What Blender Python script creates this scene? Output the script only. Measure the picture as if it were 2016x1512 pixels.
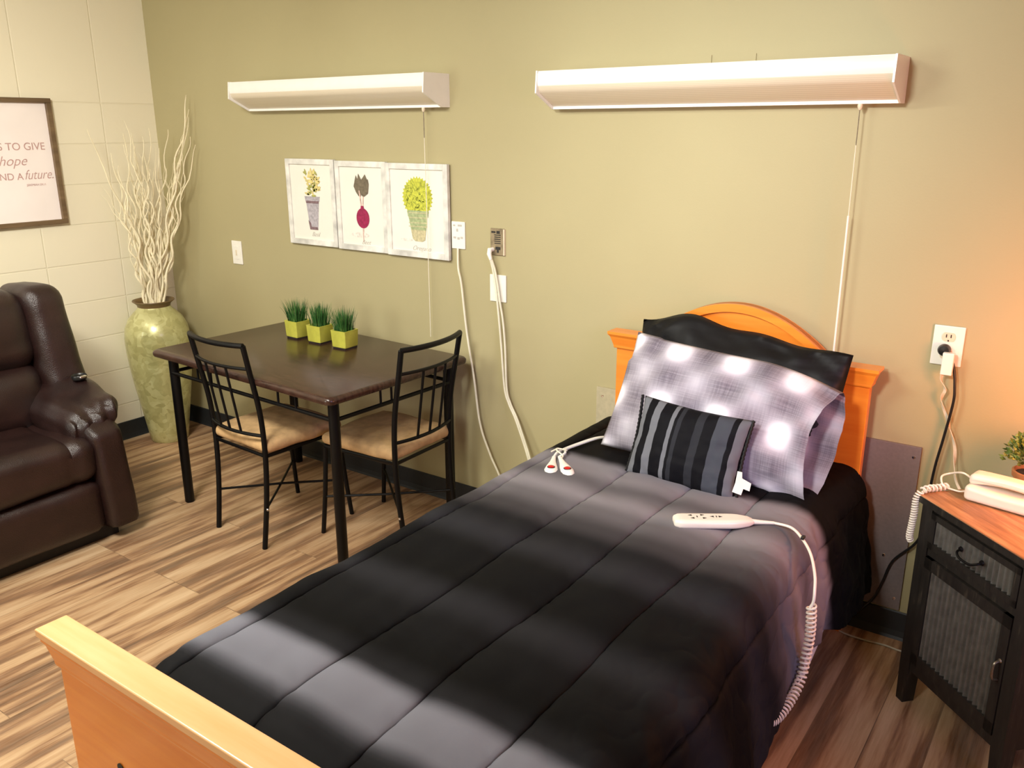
import bpy, bmesh, math, random
from math import sin, cos, pi, radians, atan2, sqrt, exp
from mathutils import Vector, Matrix, noise
random.seed(7)
for o in list(bpy.data.objects):
    bpy.data.objects.remove(o)
SC = bpy.context.scene
COL = SC.collection
V = Vector

# ------------------------------------------------------------------ camera
yaw, pitch, roll = 0.620149174, 0.290372816, -0.00279855
F = V((-sin(yaw)*cos(pitch), cos(yaw)*cos(pitch), -sin(pitch)))
Rr = F.cross(V((0, 0, 1))).normalized()
U = Rr.cross(F)
R2 = Rr*cos(roll)+U*sin(roll)
U2 = -Rr*sin(roll)+U*cos(roll)
M = Matrix((R2, U2, -F)).transposed().to_4x4()
M.translation = V((4.47454571, -2.88061318, 1.69580743))
cd = bpy.data.cameras.new('camera')
cd.sensor_width = 36
cd.lens = 1682.42/2016*36
cd.clip_start = .02
cam = bpy.data.objects.new('camera', cd)
COL.objects.link(cam)
cam.matrix_world = M
SC.camera = cam

# ------------------------------------------------------------------ world, exposure
w = bpy.data.worlds.new('World')
SC.world = w
w.use_nodes = True
w.node_tree.nodes['Background'].inputs[0].default_value = (.8, .85, 1, 1)
w.node_tree.nodes['Background'].inputs[1].default_value = .3
vs = SC.view_settings
vs.view_transform = 'Standard'
vs.look = 'None'
vs.gamma = 1
vs.exposure = 0.0
vs.use_curve_mapping = False


def area(name, loc, target, sx, sy, power, col, spread=180):
    l = bpy.data.lights.new(name, 'AREA')
    l.shape = 'RECTANGLE'
    l.size, l.size_y = sx, sy
    l.energy = power
    l.color = col
    l.spread = radians(spread)
    o = bpy.data.objects.new(name, l)
    COL.objects.link(o)
    o.location = loc
    o.rotation_euler = (V(target)-V(loc)).to_track_quat('-Z', 'Y').to_euler()
    return o


# ceiling troffer of the room, fill lights added to brighten its walls, daylight through its two windows
area('unseen_ceiling_light', (2.3, -2.3, 2.54), (2.3, -2.3, 0), 1.15, .55, 70, (1, .97, .86))
area('unseen_ceiling_light', (.75, -2.3, 2.54), (.75, -2.3, 0), .55, .55, 8, (1, .95, .84))  # added second light, lifts the left wall and the floor there
area('added_wall_fill', (2.5, -2.6, 2.50), (0, -.7, 1.35), .4, .3, 20, (1, .96, .88), 95)  # added unseen spot that brightens the block wall
area('added_wall_fill', (3.5, -3.3, 2.50), (3.2, 0, 1.45), .4, .3, 14, (1, 1, .95), 62)  # added unseen spot, brightens the back wall but spares the floor
area('daylight_left_window', (.9, -4.50, 1.45), (3.3, 0, 1.5), 1.1, 1.1, 36, (1, 1, .88))
area('daylight_right_window', (5.85, -2.1, 1.55), (3.7, -.6, .80), 1.2, 1.2, 4.5, (.70, .56, 1), 60)
# the bedside lamp is a glowing globe, built with the lamp below
LAMP_GLOW = 36

# ------------------------------------------------------------------ materials
MATS = {}


def nt(name, rough=.5, metal=0., col=(.5, .5, .5), spec=None):
    m = bpy.data.materials.new(name)
    m.use_nodes = True
    t = m.node_tree
    b = t.nodes['Principled BSDF']
    b.inputs['Base Color'].default_value = (*col, 1)
    b.inputs['Roughness'].default_value = rough
    b.inputs['Metallic'].default_value = metal
    if spec is not None:
        b.inputs['Specular IOR Level'].default_value = spec
    MATS[name] = m
    return m, t, b


def N(t, typ, **kw):
    n = t.nodes.new(typ)
    for k, v in kw.items():
        if k.startswith('i_'):
            n.inputs[k[2:].replace('_', ' ')].default_value = v
        else:
            setattr(n, k, v)
    return n


def coords(t, kind='Object', scale=(1, 1, 1), rot=(0, 0, 0), loc=(0, 0, 0)):
    c = N(t, 'ShaderNodeTexCoord')
    mp = N(t, 'ShaderNodeMapping')
    mp.inputs['Scale'].default_value = scale
    mp.inputs['Rotation'].default_value = rot
    mp.inputs['Location'].default_value = loc
    t.links.new(c.outputs[kind], mp.inputs['Vector'])
    return mp.outputs['Vector']


def noi(t, vec, scale, detail=3, rough=.5):
    n = N(t, 'ShaderNodeTexNoise')
    n.inputs['Scale'].default_value = scale
    n.inputs['Detail'].default_value = detail
    n.inputs['Roughness'].default_value = rough
    t.links.new(vec, n.inputs['Vector'])
    return n.outputs['Fac']


def ramp(t, fac, stops, interp='LINEAR'):
    r = N(t, 'ShaderNodeValToRGB')
    r.color_ramp.interpolation = interp
    el = r.color_ramp.elements
    while len(el) < len(stops):
        el.new(.5)
    for e, (p, c) in zip(el, stops):
        e.position = p
        e.color = (*c, 1) if len(c) == 3 else c
    t.links.new(fac, r.inputs['Fac'])
    return r.outputs['Color']


def math_(t, op, a, b=None, clamp=False):
    n = N(t, 'ShaderNodeMath', operation=op, use_clamp=clamp)
    for i, x in enumerate((a, b)):
        if x is None:
            continue
        if isinstance(x, (int, float)):
            n.inputs[i].default_value = x
        else:
            t.links.new(x, n.inputs[i])
    return n.outputs[0]


def mix(t, fac, a, b, typ='MIX'):
    n = N(t, 'ShaderNodeMix', data_type='RGBA', blend_type=typ)
    for s, x in ((n.inputs[0], fac), (n.inputs[6], a), (n.inputs[7], b)):
        if isinstance(x, (int, float)):
            s.default_value = x
        elif isinstance(x, tuple):
            s.default_value = (*x, 1)
        else:
            t.links.new(x, s)
    return n.outputs[2]


def bump(t, b, h, strength=.3, dist=.01):
    n = N(t, 'ShaderNodeBump')
    n.inputs['Strength'].default_value = strength
    n.inputs['Distance'].default_value = dist
    t.links.new(h, n.inputs['Height'])
    t.links.new(n.outputs['Normal'], b.inputs['Normal'])


def simple(name, col, rough=.5, metal=0., ns=60, var=.08, bs=.05, spec=None):
    m, t, b = nt(name, rough, metal, col, spec)
    v = coords(t)
    f = noi(t, v, ns, 3)
    lo_ = tuple(c*(1-var) for c in col)
    hi = tuple(min(1, c*(1+var)) for c in col)
    t.links.new(ramp(t, f, [(.3, lo_), (.7, hi)]), b.inputs['Base Color'])
    if bs:
        bump(t, b, f, bs, .002)
    return m


def wood(name, dark, light, rough=.4, axis='x', sc=6, str_=14, bs=.08, coat=0.):
    m, t, b = nt(name, rough)
    s = {'x': (1, str_, str_), 'y': (str_, 1, str_), 'z': (str_, str_, 1)}[axis]
    v = coords(t, scale=s)
    f = noi(t, v, sc/2, 5, .6)
    t.links.new(ramp(t, f, [(.3, dark), (.7, light)]), b.inputs['Base Color'])
    if coat:
        b.inputs['Coat Weight'].default_value = coat
        b.inputs['Coat Roughness'].default_value = .15
    bump(t, b, f, bs, .002)
    return m


# painted khaki wall
m, t, b = nt('khaki_paint', .55)
v = coords(t)
f = noi(t, v, 1.3, 2)
t.links.new(ramp(t, f, [(.3, (.395, .345, .185)), (.7, (.425, .375, .205))]), b.inputs['Base Color'])
bump(t, b, noi(t, v, 160, 3), .12, .002)
simple('panel_shaded', (.19, .155, .15), .45, ns=90, bs=.05)  # wall panel in shade, the shade mixed into its colour
# cream block wall: stack-bonded blocks, raked joints
m, t, b = nt('cream_block', .6)
c = N(t, 'ShaderNodeTexCoord')
sx = N(t, 'ShaderNodeSeparateXYZ')
t.links.new(c.outputs['Object'], sx.inputs[0])
cb = N(t, 'ShaderNodeCombineXYZ')
yy = math_(t, 'ADD', sx.outputs['Y'], .304+.4064*40)
t.links.new(yy, cb.inputs[0])
t.links.new(math_(t, 'MINIMUM', sx.outputs['Z'], 1.93), cb.inputs[1])
br = N(t, 'ShaderNodeTexBrick', offset=0., squash=1.)
br.inputs['Scale'].default_value = 1
br.inputs['Brick Width'].default_value = .4064
br.inputs['Row Height'].default_value = .2032
br.inputs['Mortar Size'].default_value = .0045
br.inputs['Mortar Smooth'].default_value = .6
br.inputs['Color1'].default_value = (.84, .785, .60, 1)
br.inputs['Color2'].default_value = (.82, .76, .575, 1)
br.inputs['Mortar'].default_value = (.79, .73, .54, 1)
t.links.new(cb.outputs[0], br.inputs['Vector'])
t.links.new(br.outputs['Color'], b.inputs['Base Color'])
h = math_(t, 'ADD', math_(t, 'MULTIPLY', br.outputs['Fac'], -1.), math_(t, 'MULTIPLY', noi(t, c.outputs['Object'], 70, 4), .12))
bump(t, b, h, .45, .004)
simple('ceiling_white', (.75, .74, .7), .8, ns=40)
simple('cove_black', (.018, .020, .022), .5, ns=30)
# plank floor, planks run towards the far wall
m, t, b = nt('plank_floor', .42)
c = N(t, 'ShaderNodeTexCoord')
mp = N(t, 'ShaderNodeMapping')
mp.inputs['Rotation'].default_value = (0, 0, radians(90))
t.links.new(c.outputs['Object'], mp.inputs['Vector'])
br = N(t, 'ShaderNodeTexBrick', offset=.37, offset_frequency=3)
br.inputs['Scale'].default_value = 1
br.inputs['Brick Width'].default_value = 1.22
br.inputs['Row Height'].default_value = .152
br.inputs['Mortar Size'].default_value = .0012
br.inputs['Mortar Smooth'].default_value = .1
br.inputs['Bias'].default_value = 0
br.inputs['Color1'].default_value = (1, 1, 1, 1)
br.inputs['Color2'].default_value = (0, 0, 0, 1)
br.inputs['Mortar'].default_value = (.1, .1, .1, 1)
t.links.new(mp.outputs[0], br.inputs['Vector'])
# each plank shifts its own grain
sh = N(t, 'ShaderNodeCombineXYZ')
bw = N(t, 'ShaderNodeRGBToBW')
t.links.new(br.outputs['Color'], bw.inputs[0])
t.links.new(math_(t, 'MULTIPLY', bw.outputs[0], 7.3), sh.inputs[1])
t.links.new(math_(t, 'MULTIPLY', bw.outputs[0], 3.1), sh.inputs[0])
va = N(t, 'ShaderNodeVectorMath', operation='ADD')
t.links.new(c.outputs['Object'], va.inputs[0])
t.links.new(sh.outputs[0], va.inputs[1])
m2 = N(t, 'ShaderNodeMapping')
m2.inputs['Scale'].default_value = (12, .95, 1)
t.links.new(va.outputs[0], m2.inputs['Vector'])
f1 = noi(t, m2.outputs[0], 1.2, 5, .58)
m3 = N(t, 'ShaderNodeMapping')
m3.inputs['Scale'].default_value = (70, 3.5, 1)
t.links.new(va.outputs[0], m3.inputs['Vector'])
f2 = noi(t, m3.outputs[0], 1.6, 4, .6)
base = ramp(t, f1, [(.37, (.085, .034, .012)), (.46, (.24, .11, .045)), (.52, (.50, .30, .15)), (.66, (.70, .49, .29))])
base = mix(t, .25, base, ramp(t, f2, [(.3, (.22, .12, .07)), (.65, (.66, .50, .35))]))
base = mix(t, math_(t, 'MULTIPLY', bw.outputs[0], .22), base, (.30, .17, .09))
base = mix(t, math_(t, 'MULTIPLY', br.outputs['Fac'], .55), base, (.08, .045, .025))
t.links.new(base, b.inputs['Base Color'])
bump(t, b, math_(t, 'SUBTRACT', f2, br.outputs['Fac']), .15, .002)

wood('maple_orange', (.80, .215, .018), (.90, .30, .032), .32, 'x', 5, 12, coat=.3)
wood('maple_light', (.80, .42, .17), (.88, .52, .26), .3, 'x', 5, 12, coat=.3)
m, t, b = nt('espresso_top', .24)
v = coords(t, scale=(3, 14, 3))
f = noi(t, v, 6, 5)
t.links.new(ramp(t, f, [(.3, (.028, .012, .008)), (.7, (.060, .028, .019))]), b.inputs['Base Color'])
bump(t, b, noi(t, coords(t), 220, 2), .12, .001)
simple('black_metal', (.003, .0028, .003), .42, .0, 40, .1, .02, .22)
simple('suede_tan', (.56, .36, .17), .95, ns=30, var=.14, bs=.3)
# leather
m, t, b = nt('brown_leather', .33, 0, (.05, .025, .02), .6)
v = coords(t)
t.links.new(ramp(t, noi(t, v, 9, 3), [(.3, (.013, .005, .0045)), (.7, (.024, .010, .0085))]), b.inputs['Base Color'])
vo = N(t, 'ShaderNodeTexVoronoi')
vo.inputs['Scale'].default_value = 330
t.links.new(v, vo.inputs['Vector'])
hh = math_(t, 'ADD', vo.outputs['Distance'], math_(t, 'MULTIPLY', noi(t, v, 14, 3), 3.))
bump(t, b, hh, .32, .003)
simple('black_plastic', (.01, .01, .01), .35, ns=50)
simple('chrome', (.8, .8, .82), .15, 1., 30, .02, 0)
# vase: foil-like mottled olive gold
m, t, b = nt('vase_glaze', .3, .25)
v = coords(t)
vo = N(t, 'ShaderNodeTexVoronoi')
vo.inputs['Scale'].default_value = 34
vv = N(t, 'ShaderNodeVectorMath', operation='ADD')
nn = N(t, 'ShaderNodeTexNoise')
nn.inputs['Scale'].default_value = 9
t.links.new(v, nn.inputs['Vector'])
sc_ = N(t, 'ShaderNodeVectorMath', operation='SCALE')
sc_.inputs['Scale'].default_value = .15
t.links.new(nn.outputs['Color'], sc_.inputs[0])
t.links.new(v, vv.inputs[0])
t.links.new(sc_.outputs[0], vv.inputs[1])
t.links.new(vv.outputs[0], vo.inputs['Vector'])
bwv = N(t, 'ShaderNodeRGBToBW')
t.links.new(vo.outputs['Color'], bwv.inputs[0])
fm = math_(t, 'ADD', math_(t, 'MULTIPLY', bwv.outputs[0], .5), math_(t, 'MULTIPLY', noi(t, v, 14, 4), .5))
t.links.new(ramp(t, fm, [(.28, (.40, .375, .15)), (.5, (.51, .49, .21)), (.72, (.61, .60, .29))]), b.inputs['Base Color'])
b.inputs['Coat Weight'].default_value = .35
bump(t, b, fm, .1, .002)
simple('vase_rim_brown', (.16, .10, .04), .4)
simple('willow_white', (.80, .72, .50), .6, ns=30)
simple('fixture_white', (.86, .85, .80), .3, ns=20, var=.02, bs=0)
m, t, b = nt('fixture_lens', .25, 0, (.78, .70, .56))
wv = N(t, 'ShaderNodeTexWave', wave_type='BANDS', bands_direction='Z')
wv.inputs['Scale'].default_value = 60
t.links.new(coords(t), wv.inputs['Vector'])
t.links.new(ramp(t, wv.outputs['Fac'], [(0, (.66, .58, .44)), (1, (.76, .68, .54))]), b.inputs['Base Color'])
simple('whitewash', (.66, .65, .60), .7, ns=14, var=.28, bs=.2)
simple('paper', (.80, .775, .69), .8, ns=8, var=.02, bs=0)
simple('canvas_pink', (.88, .80, .76), .8, ns=5, var=.03, bs=.02)
wood('walnut_frame', (.10, .060, .028), (.20, .13, .065), .5, 'y', 6, 10)
simple('ink_rust', (.50, .31, .28), .8, ns=20, bs=0)
simple('ink_grey', (.50, .47, .42), .8, ns=20, bs=0)
simple('plastic_white', (.84, .82, .74), .35, ns=30, var=.03, bs=0)
simple('plastic_almond', (.72, .62, .46), .4, ns=30, var=.05, bs=0)
simple('bronze_plate', (.30, .24, .15), .45, .5, 40, .3, .1)
simple('cable_white', (.76, .72, .56), .45, ns=30, var=.05, bs=0)
simple('cable_grey', (.50, .46, .36), .5, ns=30, var=.05, bs=0)
simple('hole_dark', (.02, .018, .015), .7, ns=30, bs=0)
simple('button_red', (.50, .005, .008), .3, ns=30, var=.1, bs=0)
simple('pot_chartreuse', (.56, .55, .085), .22, ns=18, var=.16, bs=.05)
simple('pot_foot', (.015, .010, .010), .5)
m, t, b = nt('grass_green', .5)
t.links.new(ramp(t, noi(t, coords(t), 38, 3), [(.3, (.012, .055, .010)), (.55, (.035, .14, .025)), (.75, (.16, .26, .06))]), b.inputs['Base Color'])
simple('shrub_green', (.11, .17, .035), .5, ns=25, var=.6, bs=0)
simple('terracotta', (.42, .18, .07), .6, ns=20, var=.2)
simple('soil', (.03, .02, .012), .9, ns=60, var=.4)
simple('phone_white', (.85, .78, .68), .28, ns=20, var=.02, bs=0)
simple('steel_chain', (.30, .26, .20), .35, .9, 60, .2, 0)
simple('sheet_white', (.75, .72, .70), .8, ns=20, var=.05)
# nightstand
m, t, b = nt('distressed_black', .55)
v = coords(t, scale=(18, 18, 2.5))
f = noi(t, v, 3, 6, .7)
t.links.new(ramp(t, f, [(.35, (.008, .006, .005)), (.60, (.016, .013, .010)), (.76, (.075, .058, .042))]), b.inputs['Base Color'])
bump(t, b, f, .25, .003)
m, t, b = nt('rustic_top', .45)
v = coords(t, scale=(1.6, 16, 6))
f = noi(t, v, 3, 6, .65)
t.links.new(ramp(t, f, [(.3, (.16, .075, .032)), (.5, (.30, .155, .07)), (.7, (.48, .28, .14))]), b.inputs['Base Color'])
bump(t, b, f, .2, .002)
m, t, b = nt('galvanised', .45, .5)
v = coords(t)
t.links.new(ramp(t, noi(t, v, 30, 4, .5), [(.3, (.12, .12, .115)), (.7, (.20, .20, .19))]), b.inputs['Base Color'])

# comforter: printed ombre bands across the bed + woven bump
m, t, b = nt('ombre_fabric', .68)
b.inputs['Specular IOR Level'].default_value = .08
b.inputs['Sheen Roughness'].default_value = .4
c = N(t, 'ShaderNodeTexCoord')
sx = N(t, 'ShaderNodeSeparateXYZ')
t.links.new(c.outputs['UV'], sx.inputs[0])
mpn = N(t, 'ShaderNodeMapping')
mpn.inputs['Scale'].default_value = (1.6, 5, 1)
t.links.new(c.outputs['UV'], mpn.inputs['Vector'])
wob = math_(t, 'MULTIPLY', math_(t, 'SUBTRACT', noi(t, mpn.outputs[0], 1, 3), .5), .026)
tt = math_(t, 'ADD', sx.outputs['Y'], wob)


def g(a, tint=(1, .96, 1.02)):
    return tuple(a*k for k in tint)


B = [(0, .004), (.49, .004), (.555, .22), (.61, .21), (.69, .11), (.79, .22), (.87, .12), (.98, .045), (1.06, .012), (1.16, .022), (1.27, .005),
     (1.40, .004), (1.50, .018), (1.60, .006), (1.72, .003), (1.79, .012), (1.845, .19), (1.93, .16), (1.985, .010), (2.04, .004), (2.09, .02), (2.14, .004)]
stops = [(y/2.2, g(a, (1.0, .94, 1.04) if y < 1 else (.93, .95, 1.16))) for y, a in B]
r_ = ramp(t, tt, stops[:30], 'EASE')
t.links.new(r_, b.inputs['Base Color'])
bump(t, b, noi(t, c.outputs['UV'], 420, 2), .12, .001)
simple('black_sateen', (.0035, .0035, .0045), .55, ns=8, var=.2, bs=.05, spec=.25)
# plaid
m, t, b = nt('plaid_fabric', .75)
c = N(t, 'ShaderNodeTexCoord')
sx = N(t, 'ShaderNodeSeparateXYZ')
t.links.new(c.outputs['UV'], sx.inputs[0])
cu = math_(t, 'COSINE', math_(t, 'MULTIPLY', sx.outputs['X'], 2*pi/.205))
cv = math_(t, 'COSINE', math_(t, 'MULTIPLY', math_(t, 'ADD', sx.outputs['Y'], .02), 2*pi/.20))
pr_ = math_(t, 'MULTIPLY', cu, cv)
f = math_(t, 'ADD', math_(t, 'MULTIPLY', pr_, .55), math_(t, 'MULTIPLY', math_(t, 'ADD', cu, cv), .16))
f = math_(t, 'ADD', math_(t, 'MULTIPLY', f, .75), .5, True)
cl = ramp(t, f, [(.12, (.135, .115, .15)), (.42, (.26, .235, .28)), (.62, (.42, .39, .46)), (.88, (.80, .77, .84))])
mu = N(t, 'ShaderNodeMapping')
mu.inputs['Scale'].default_value = (260, 6, 1)
t.links.new(c.outputs['UV'], mu.inputs['Vector'])
mv = N(t, 'ShaderNodeMapping')
mv.inputs['Scale'].default_value = (6, 260, 1)
t.links.new(c.outputs['UV'], mv.inputs['Vector'])
th = math_(t, 'ADD', noi(t, mu.outputs[0], 1, 2), noi(t, mv.outputs[0], 1, 2))
cl = mix(t, math_(t, 'MULTIPLY', math_(t, 'SUBTRACT', th, .85, True), .6), cl, (.62, .58, .66))
t.links.new(cl, b.inputs['Base Color'])
# stripes
m, t, b = nt('stripe_fabric', .7, spec=.12)
c = N(t, 'ShaderNodeTexCoord')
sx = N(t, 'ShaderNodeSeparateXYZ')
t.links.new(c.outputs['UV'], sx.inputs[0])
k = (.004, .004, .006)
gr = (.15, .155, .175)
dg = (.022, .023, .029)
st = [(0, gr), (.075, k), (.15, gr), (.225, k), (.335, gr), (.375, k), (.40, dg), (.44, k), (.56, dg), (.63, k), (.73, (.055, .06, .075)), (.86, k), (.91, (.13, .13, .15)), (.985, k)]
t.links.new(ramp(t, sx.outputs['X'], st, 'CONSTANT'), b.inputs['Base Color'])
bump(t, b, noi(t, c.outputs['UV'], 500, 2), .1, .001)


def M_(n):
    return MATS[n]


# ------------------------------------------------------------------ mesh builder
class MB:
    def __init__(s):
        s.v = []
        s.f = []
        s.uv = {}

    def add(s, vs_, fs, uvs=None):
        o = len(s.v)
        s.v += [V(x) for x in vs_]
        if uvs:
            for i, q in enumerate(uvs):
                s.uv[o+i] = q
        s.f += [tuple(i+o for i in f_) for f_ in fs]
        return s

    def box(s, x0, x1, y0, y1, z0, z1, bev=0.0, rot=None, piv=None):
        bm = bmesh.new()
        bmesh.ops.create_cube(bm, size=1)
        c = V(((x0+x1)/2, (y0+y1)/2, (z0+z1)/2))
        for v_ in bm.verts:
            v_.co = V((v_.co.x*(x1-x0), v_.co.y*(y1-y0), v_.co.z*(z1-z0)))
        if bev:
            bmesh.ops.bevel(bm, geom=bm.edges[:], offset=bev, segments=3, affect='EDGES', profile=.5)
        pv = V(piv) if piv else c
        pts = []
        for v_ in bm.verts:
            q = v_.co+c
            if rot is not None:
                q = pv+rot@(q-pv)
            pts.append(q)
        bm.verts.index_update()
        s.add(pts, [[v_.index for v_ in f_.verts] for f_ in bm.faces])
        bm.free()
        return s

    def tube(s, pts, r, seg=10, closed=False, caps=True):
        pts = [V(p) for p in pts]
        n = len(pts)
        rs = r if isinstance(r, (list, tuple)) else [r]*n
        up = None
        rings = []
        for i, p in enumerate(pts):
            if closed:
                d = pts[(i+1) % n]-pts[i-1]
            else:
                d = pts[min(i+1, n-1)]-pts[max(i-1, 0)]
            d.normalize()
            if up is None:
                up = d.orthogonal().normalized()
            up = (up-d*up.dot(d))
            if up.length < 1e-6:
                up = d.orthogonal()
            up.normalize()
            sd = d.cross(up)
            rings.append([p+(up*cos(2*pi*k_/seg)+sd*sin(2*pi*k_/seg))*rs[i] for k_ in range(seg)])
        vs_ = [q for rg in rings for q in rg]
        fs = []
        for i in range(n if closed else n-1):
            j = (i+1) % n
            for k_ in range(seg):
                k2 = (k_+1) % seg
                fs.append((i*seg+k_, i*seg+k2, j*seg+k2, j*seg+k_))
        if caps and not closed:
            fs.append(tuple(range(seg-1, -1, -1)))
            fs.append(tuple((n-1)*seg+k_ for k_ in range(seg)))
        return s.add(vs_, fs)

    def lathe(s, prof, c=(0, 0, 0), seg=48, axis=None):
        c = V(c)
        q = V((0, 0, 1)).rotation_difference(V(axis).normalized()) if axis else None
        vs_ = []
        for (r, z) in prof:
            for k_ in range(seg):
                a = 2*pi*k_/seg
                p = V((r*cos(a), r*sin(a), z))
                if q:
                    p = q@p
                vs_.append(c+p)
        fs = []
        n = len(prof)
        for i in range(n-1):
            for k_ in range(seg):
                k2 = (k_+1) % seg
                fs.append((i*seg+k_, i*seg+k2, (i+1)*seg+k2, (i+1)*seg+k_))
        if prof[0][0] > 1e-5:
            fs.append(tuple(range(seg-1, -1, -1)))
        if prof[-1][0] > 1e-5:
            fs.append(tuple((n-1)*seg+k_ for k_ in range(seg)))
        return s.add(vs_, fs)

    def prism(s, poly, d0, d1, plane='xz'):
        """polygon (a,b) extruded along the third axis"""
        def mk(a, b_, d):
            return {'xz': (a, d, b_), 'xy': (a, b_, d), 'yz': (d, a, b_)}[plane]
        n = len(poly)
        vs_ = [mk(a, b_, d0) for a, b_ in poly]+[mk(a, b_, d1) for a, b_ in poly]
        fs = [tuple(range(n)), tuple(range(2*n-1, n-1, -1))]
        for i in range(n):
            j = (i+1) % n
            fs.append((i, j, n+j, n+i))
        return s.add(vs_, fs)

    def grid(s, fn, nu, nv, uvf=None, close_u=False):
        vs_, uvs = [], []
        for j in range(nv+1):
            for i in range(nu+1):
                u, v_ = i/nu, j/nv
                vs_.append(fn(u, v_))
                uvs.append(uvf(u, v_) if uvf else (u, v_))
        fs = [(j*(nu+1)+i, j*(nu+1)+i+1, (j+1)*(nu+1)+i+1, (j+1)*(nu+1)+i) for j in range(nv) for i in range(nu)]
        return s.add(vs_, fs, uvs)

    def soft(s, c, size, r, n=14, fn=None, rot=None):
        """rounded box, fn(p_local_unit, p) may deform"""
        c = V(c)
        h_ = V(size)/2
        r = min(r, *h_)
        key, vs_, fs = {}, [], []

        def vert(ijk):
            if ijk in key:
                return key[ijk]
            un = V([2*a/n-1 for a in ijk])
            p = V((un.x*h_.x, un.y*h_.y, un.z*h_.z))
            inner = V([max(-(h_[i]-r), min(h_[i]-r, p[i])) for i in range(3)])
            d = p-inner
            if d.length > 1e-9:
                m_ = max(abs(d.x), abs(d.y), abs(d.z))
                p = inner+d.normalized()*m_
            if fn:
                p = fn(un, p)
            if rot is not None:
                p = rot@p
            key[ijk] = len(vs_)
            vs_.append(c+p)
            return key[ijk]
        for ax in range(3):
            for sd in (0, n):
                for i in range(n):
                    for j in range(n):
                        q = []
                        for (a, b_) in ((i, j), (i+1, j), (i+1, j+1), (i, j+1)):
                            t_ = [0, 0, 0]
                            t_[ax] = sd
                            t_[(ax+1) % 3] = a
                            t_[(ax+2) % 3] = b_
                            q.append(vert(tuple(t_)))
                        fs.append(tuple(q if sd else q[::-1]))
        return s.add(vs_, fs)

    def build(s, name, mat, parent=None, smooth=True, world=False, mods=None, fixn=True):
        inv = Matrix.Identity(4)
        if world and parent is not None:
            mw = Matrix.Identity(4)
            p = parent
            while p is not None:
                mw = p.matrix_basis @ mw
                p = p.parent
            inv = mw.inverted()
        me = bpy.data.meshes.new(name)
        me.from_pydata([tuple(inv @ x) for x in s.v], [], s.f)
        if s.uv:
            ul = me.uv_layers.new(name='UVMap')
            for l in me.loops:
                ul.data[l.index].uv = s.uv.get(l.vertex_index, (0, 0))
        if fixn:
            bm = bmesh.new()
            bm.from_mesh(me)
            bmesh.ops.recalc_face_normals(bm, faces=bm.faces[:])
            bm.to_mesh(me)
            bm.free()
        me.materials.append(M_(mat) if isinstance(mat, str) else mat)
        for p in me.polygons:
            p.use_smooth = smooth
        if smooth:
            try:
                me.set_sharp_from_angle(angle=radians(42))
            except Exception:
                pass
        o = bpy.data.objects.new(name, me)
        COL.objects.link(o)
        if parent is not None:
            o.parent = parent
        return o


def tag(o, label=None, cat=None, group=None, kind=None):
    if label:
        o['label'] = label
    if cat:
        o['category'] = cat
    if group:
        o['group'] = group
    if kind:
        o['kind'] = kind
    return o


def thing(name, label, cat, loc=(0, 0, 0), rz=0, group=None):
    o = bpy.data.objects.new(name, None)
    COL.objects.link(o)
    o.empty_display_size = .1
    o.location = loc
    o.rotation_euler = (0, 0, rz)
    return tag(o, label, cat, group)


def struct(o):
    o['kind'] = 'structure'
    return o


def text_mesh(body, size, mat, name, parent, place, shear=0., align='LEFT', bold=0.0, depth=.0004):
    """letters as a thin mesh; place(x,y)->world/local point"""
    cu_ = bpy.data.curves.new(name, 'FONT')
    cu_.body = body
    cu_.size = size
    cu_.shear = shear
    cu_.align_x = align
    cu_.offset = bold
    cu_.extrude = depth
    ob = bpy.data.objects.new(name, cu_)
    COL.objects.link(ob)
    dg = bpy.context.evaluated_depsgraph_get()
    me = bpy.data.meshes.new_from_object(ob.evaluated_get(dg))
    bpy.data.objects.remove(ob)
    for v_ in me.vertices:
        v_.co = place(v_.co.x, v_.co.y, v_.co.z)
    me.materials.clear()
    me.materials.append(M_(mat))
    o = bpy.data.objects.new(name, me)
    COL.objects.link(o)
    o.parent = parent
    return o


def smoothpath(pts, n=10):
    pts = [V(p) for p in pts]
    out = []
    P = [pts[0]]+pts+[pts[-1]]
    for i in range(1, len(P)-2):
        for k_ in range(n):
            t_ = k_/n
            a, b_, c_, d = P[i-1], P[i], P[i+1], P[i+2]
            out.append(.5*((2*b_)+(-a+c_)*t_+(2*a-5*b_+4*c_-d)*t_*t_+(-a+3*b_-3*c_+d)*t_**3))
    out.append(pts[-1])
    return out


def coil(pts, rad, turns, n=14, sub=14):
    path = smoothpath(pts, 24)
    L = [0]
    for a, b_ in zip(path, path[1:]):
        L.append(L[-1]+(b_-a).length)
    tot = L[-1]
    out = []
    up = V((.3, .9, .2)).normalized()
    steps = turns*n
    j = 0
    for k_ in range(steps+1):
        s_ = tot*k_/steps
        while j < len(L)-2 and L[j+1] < s_:
            j += 1
        f_ = (s_-L[j])/max(1e-9, L[j+1]-L[j])
        p = path[j].lerp(path[j+1], f_)
        d = (path[min(j+1, len(path)-1)]-path[max(j-1, 0)]).normalized()
        up = (up-d*up.dot(d)).normalized()
        sd = d.cross(up)
        a = 2*pi*k_/n
        out.append(p+(up*cos(a)+sd*sin(a))*rad)
    return out


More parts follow.
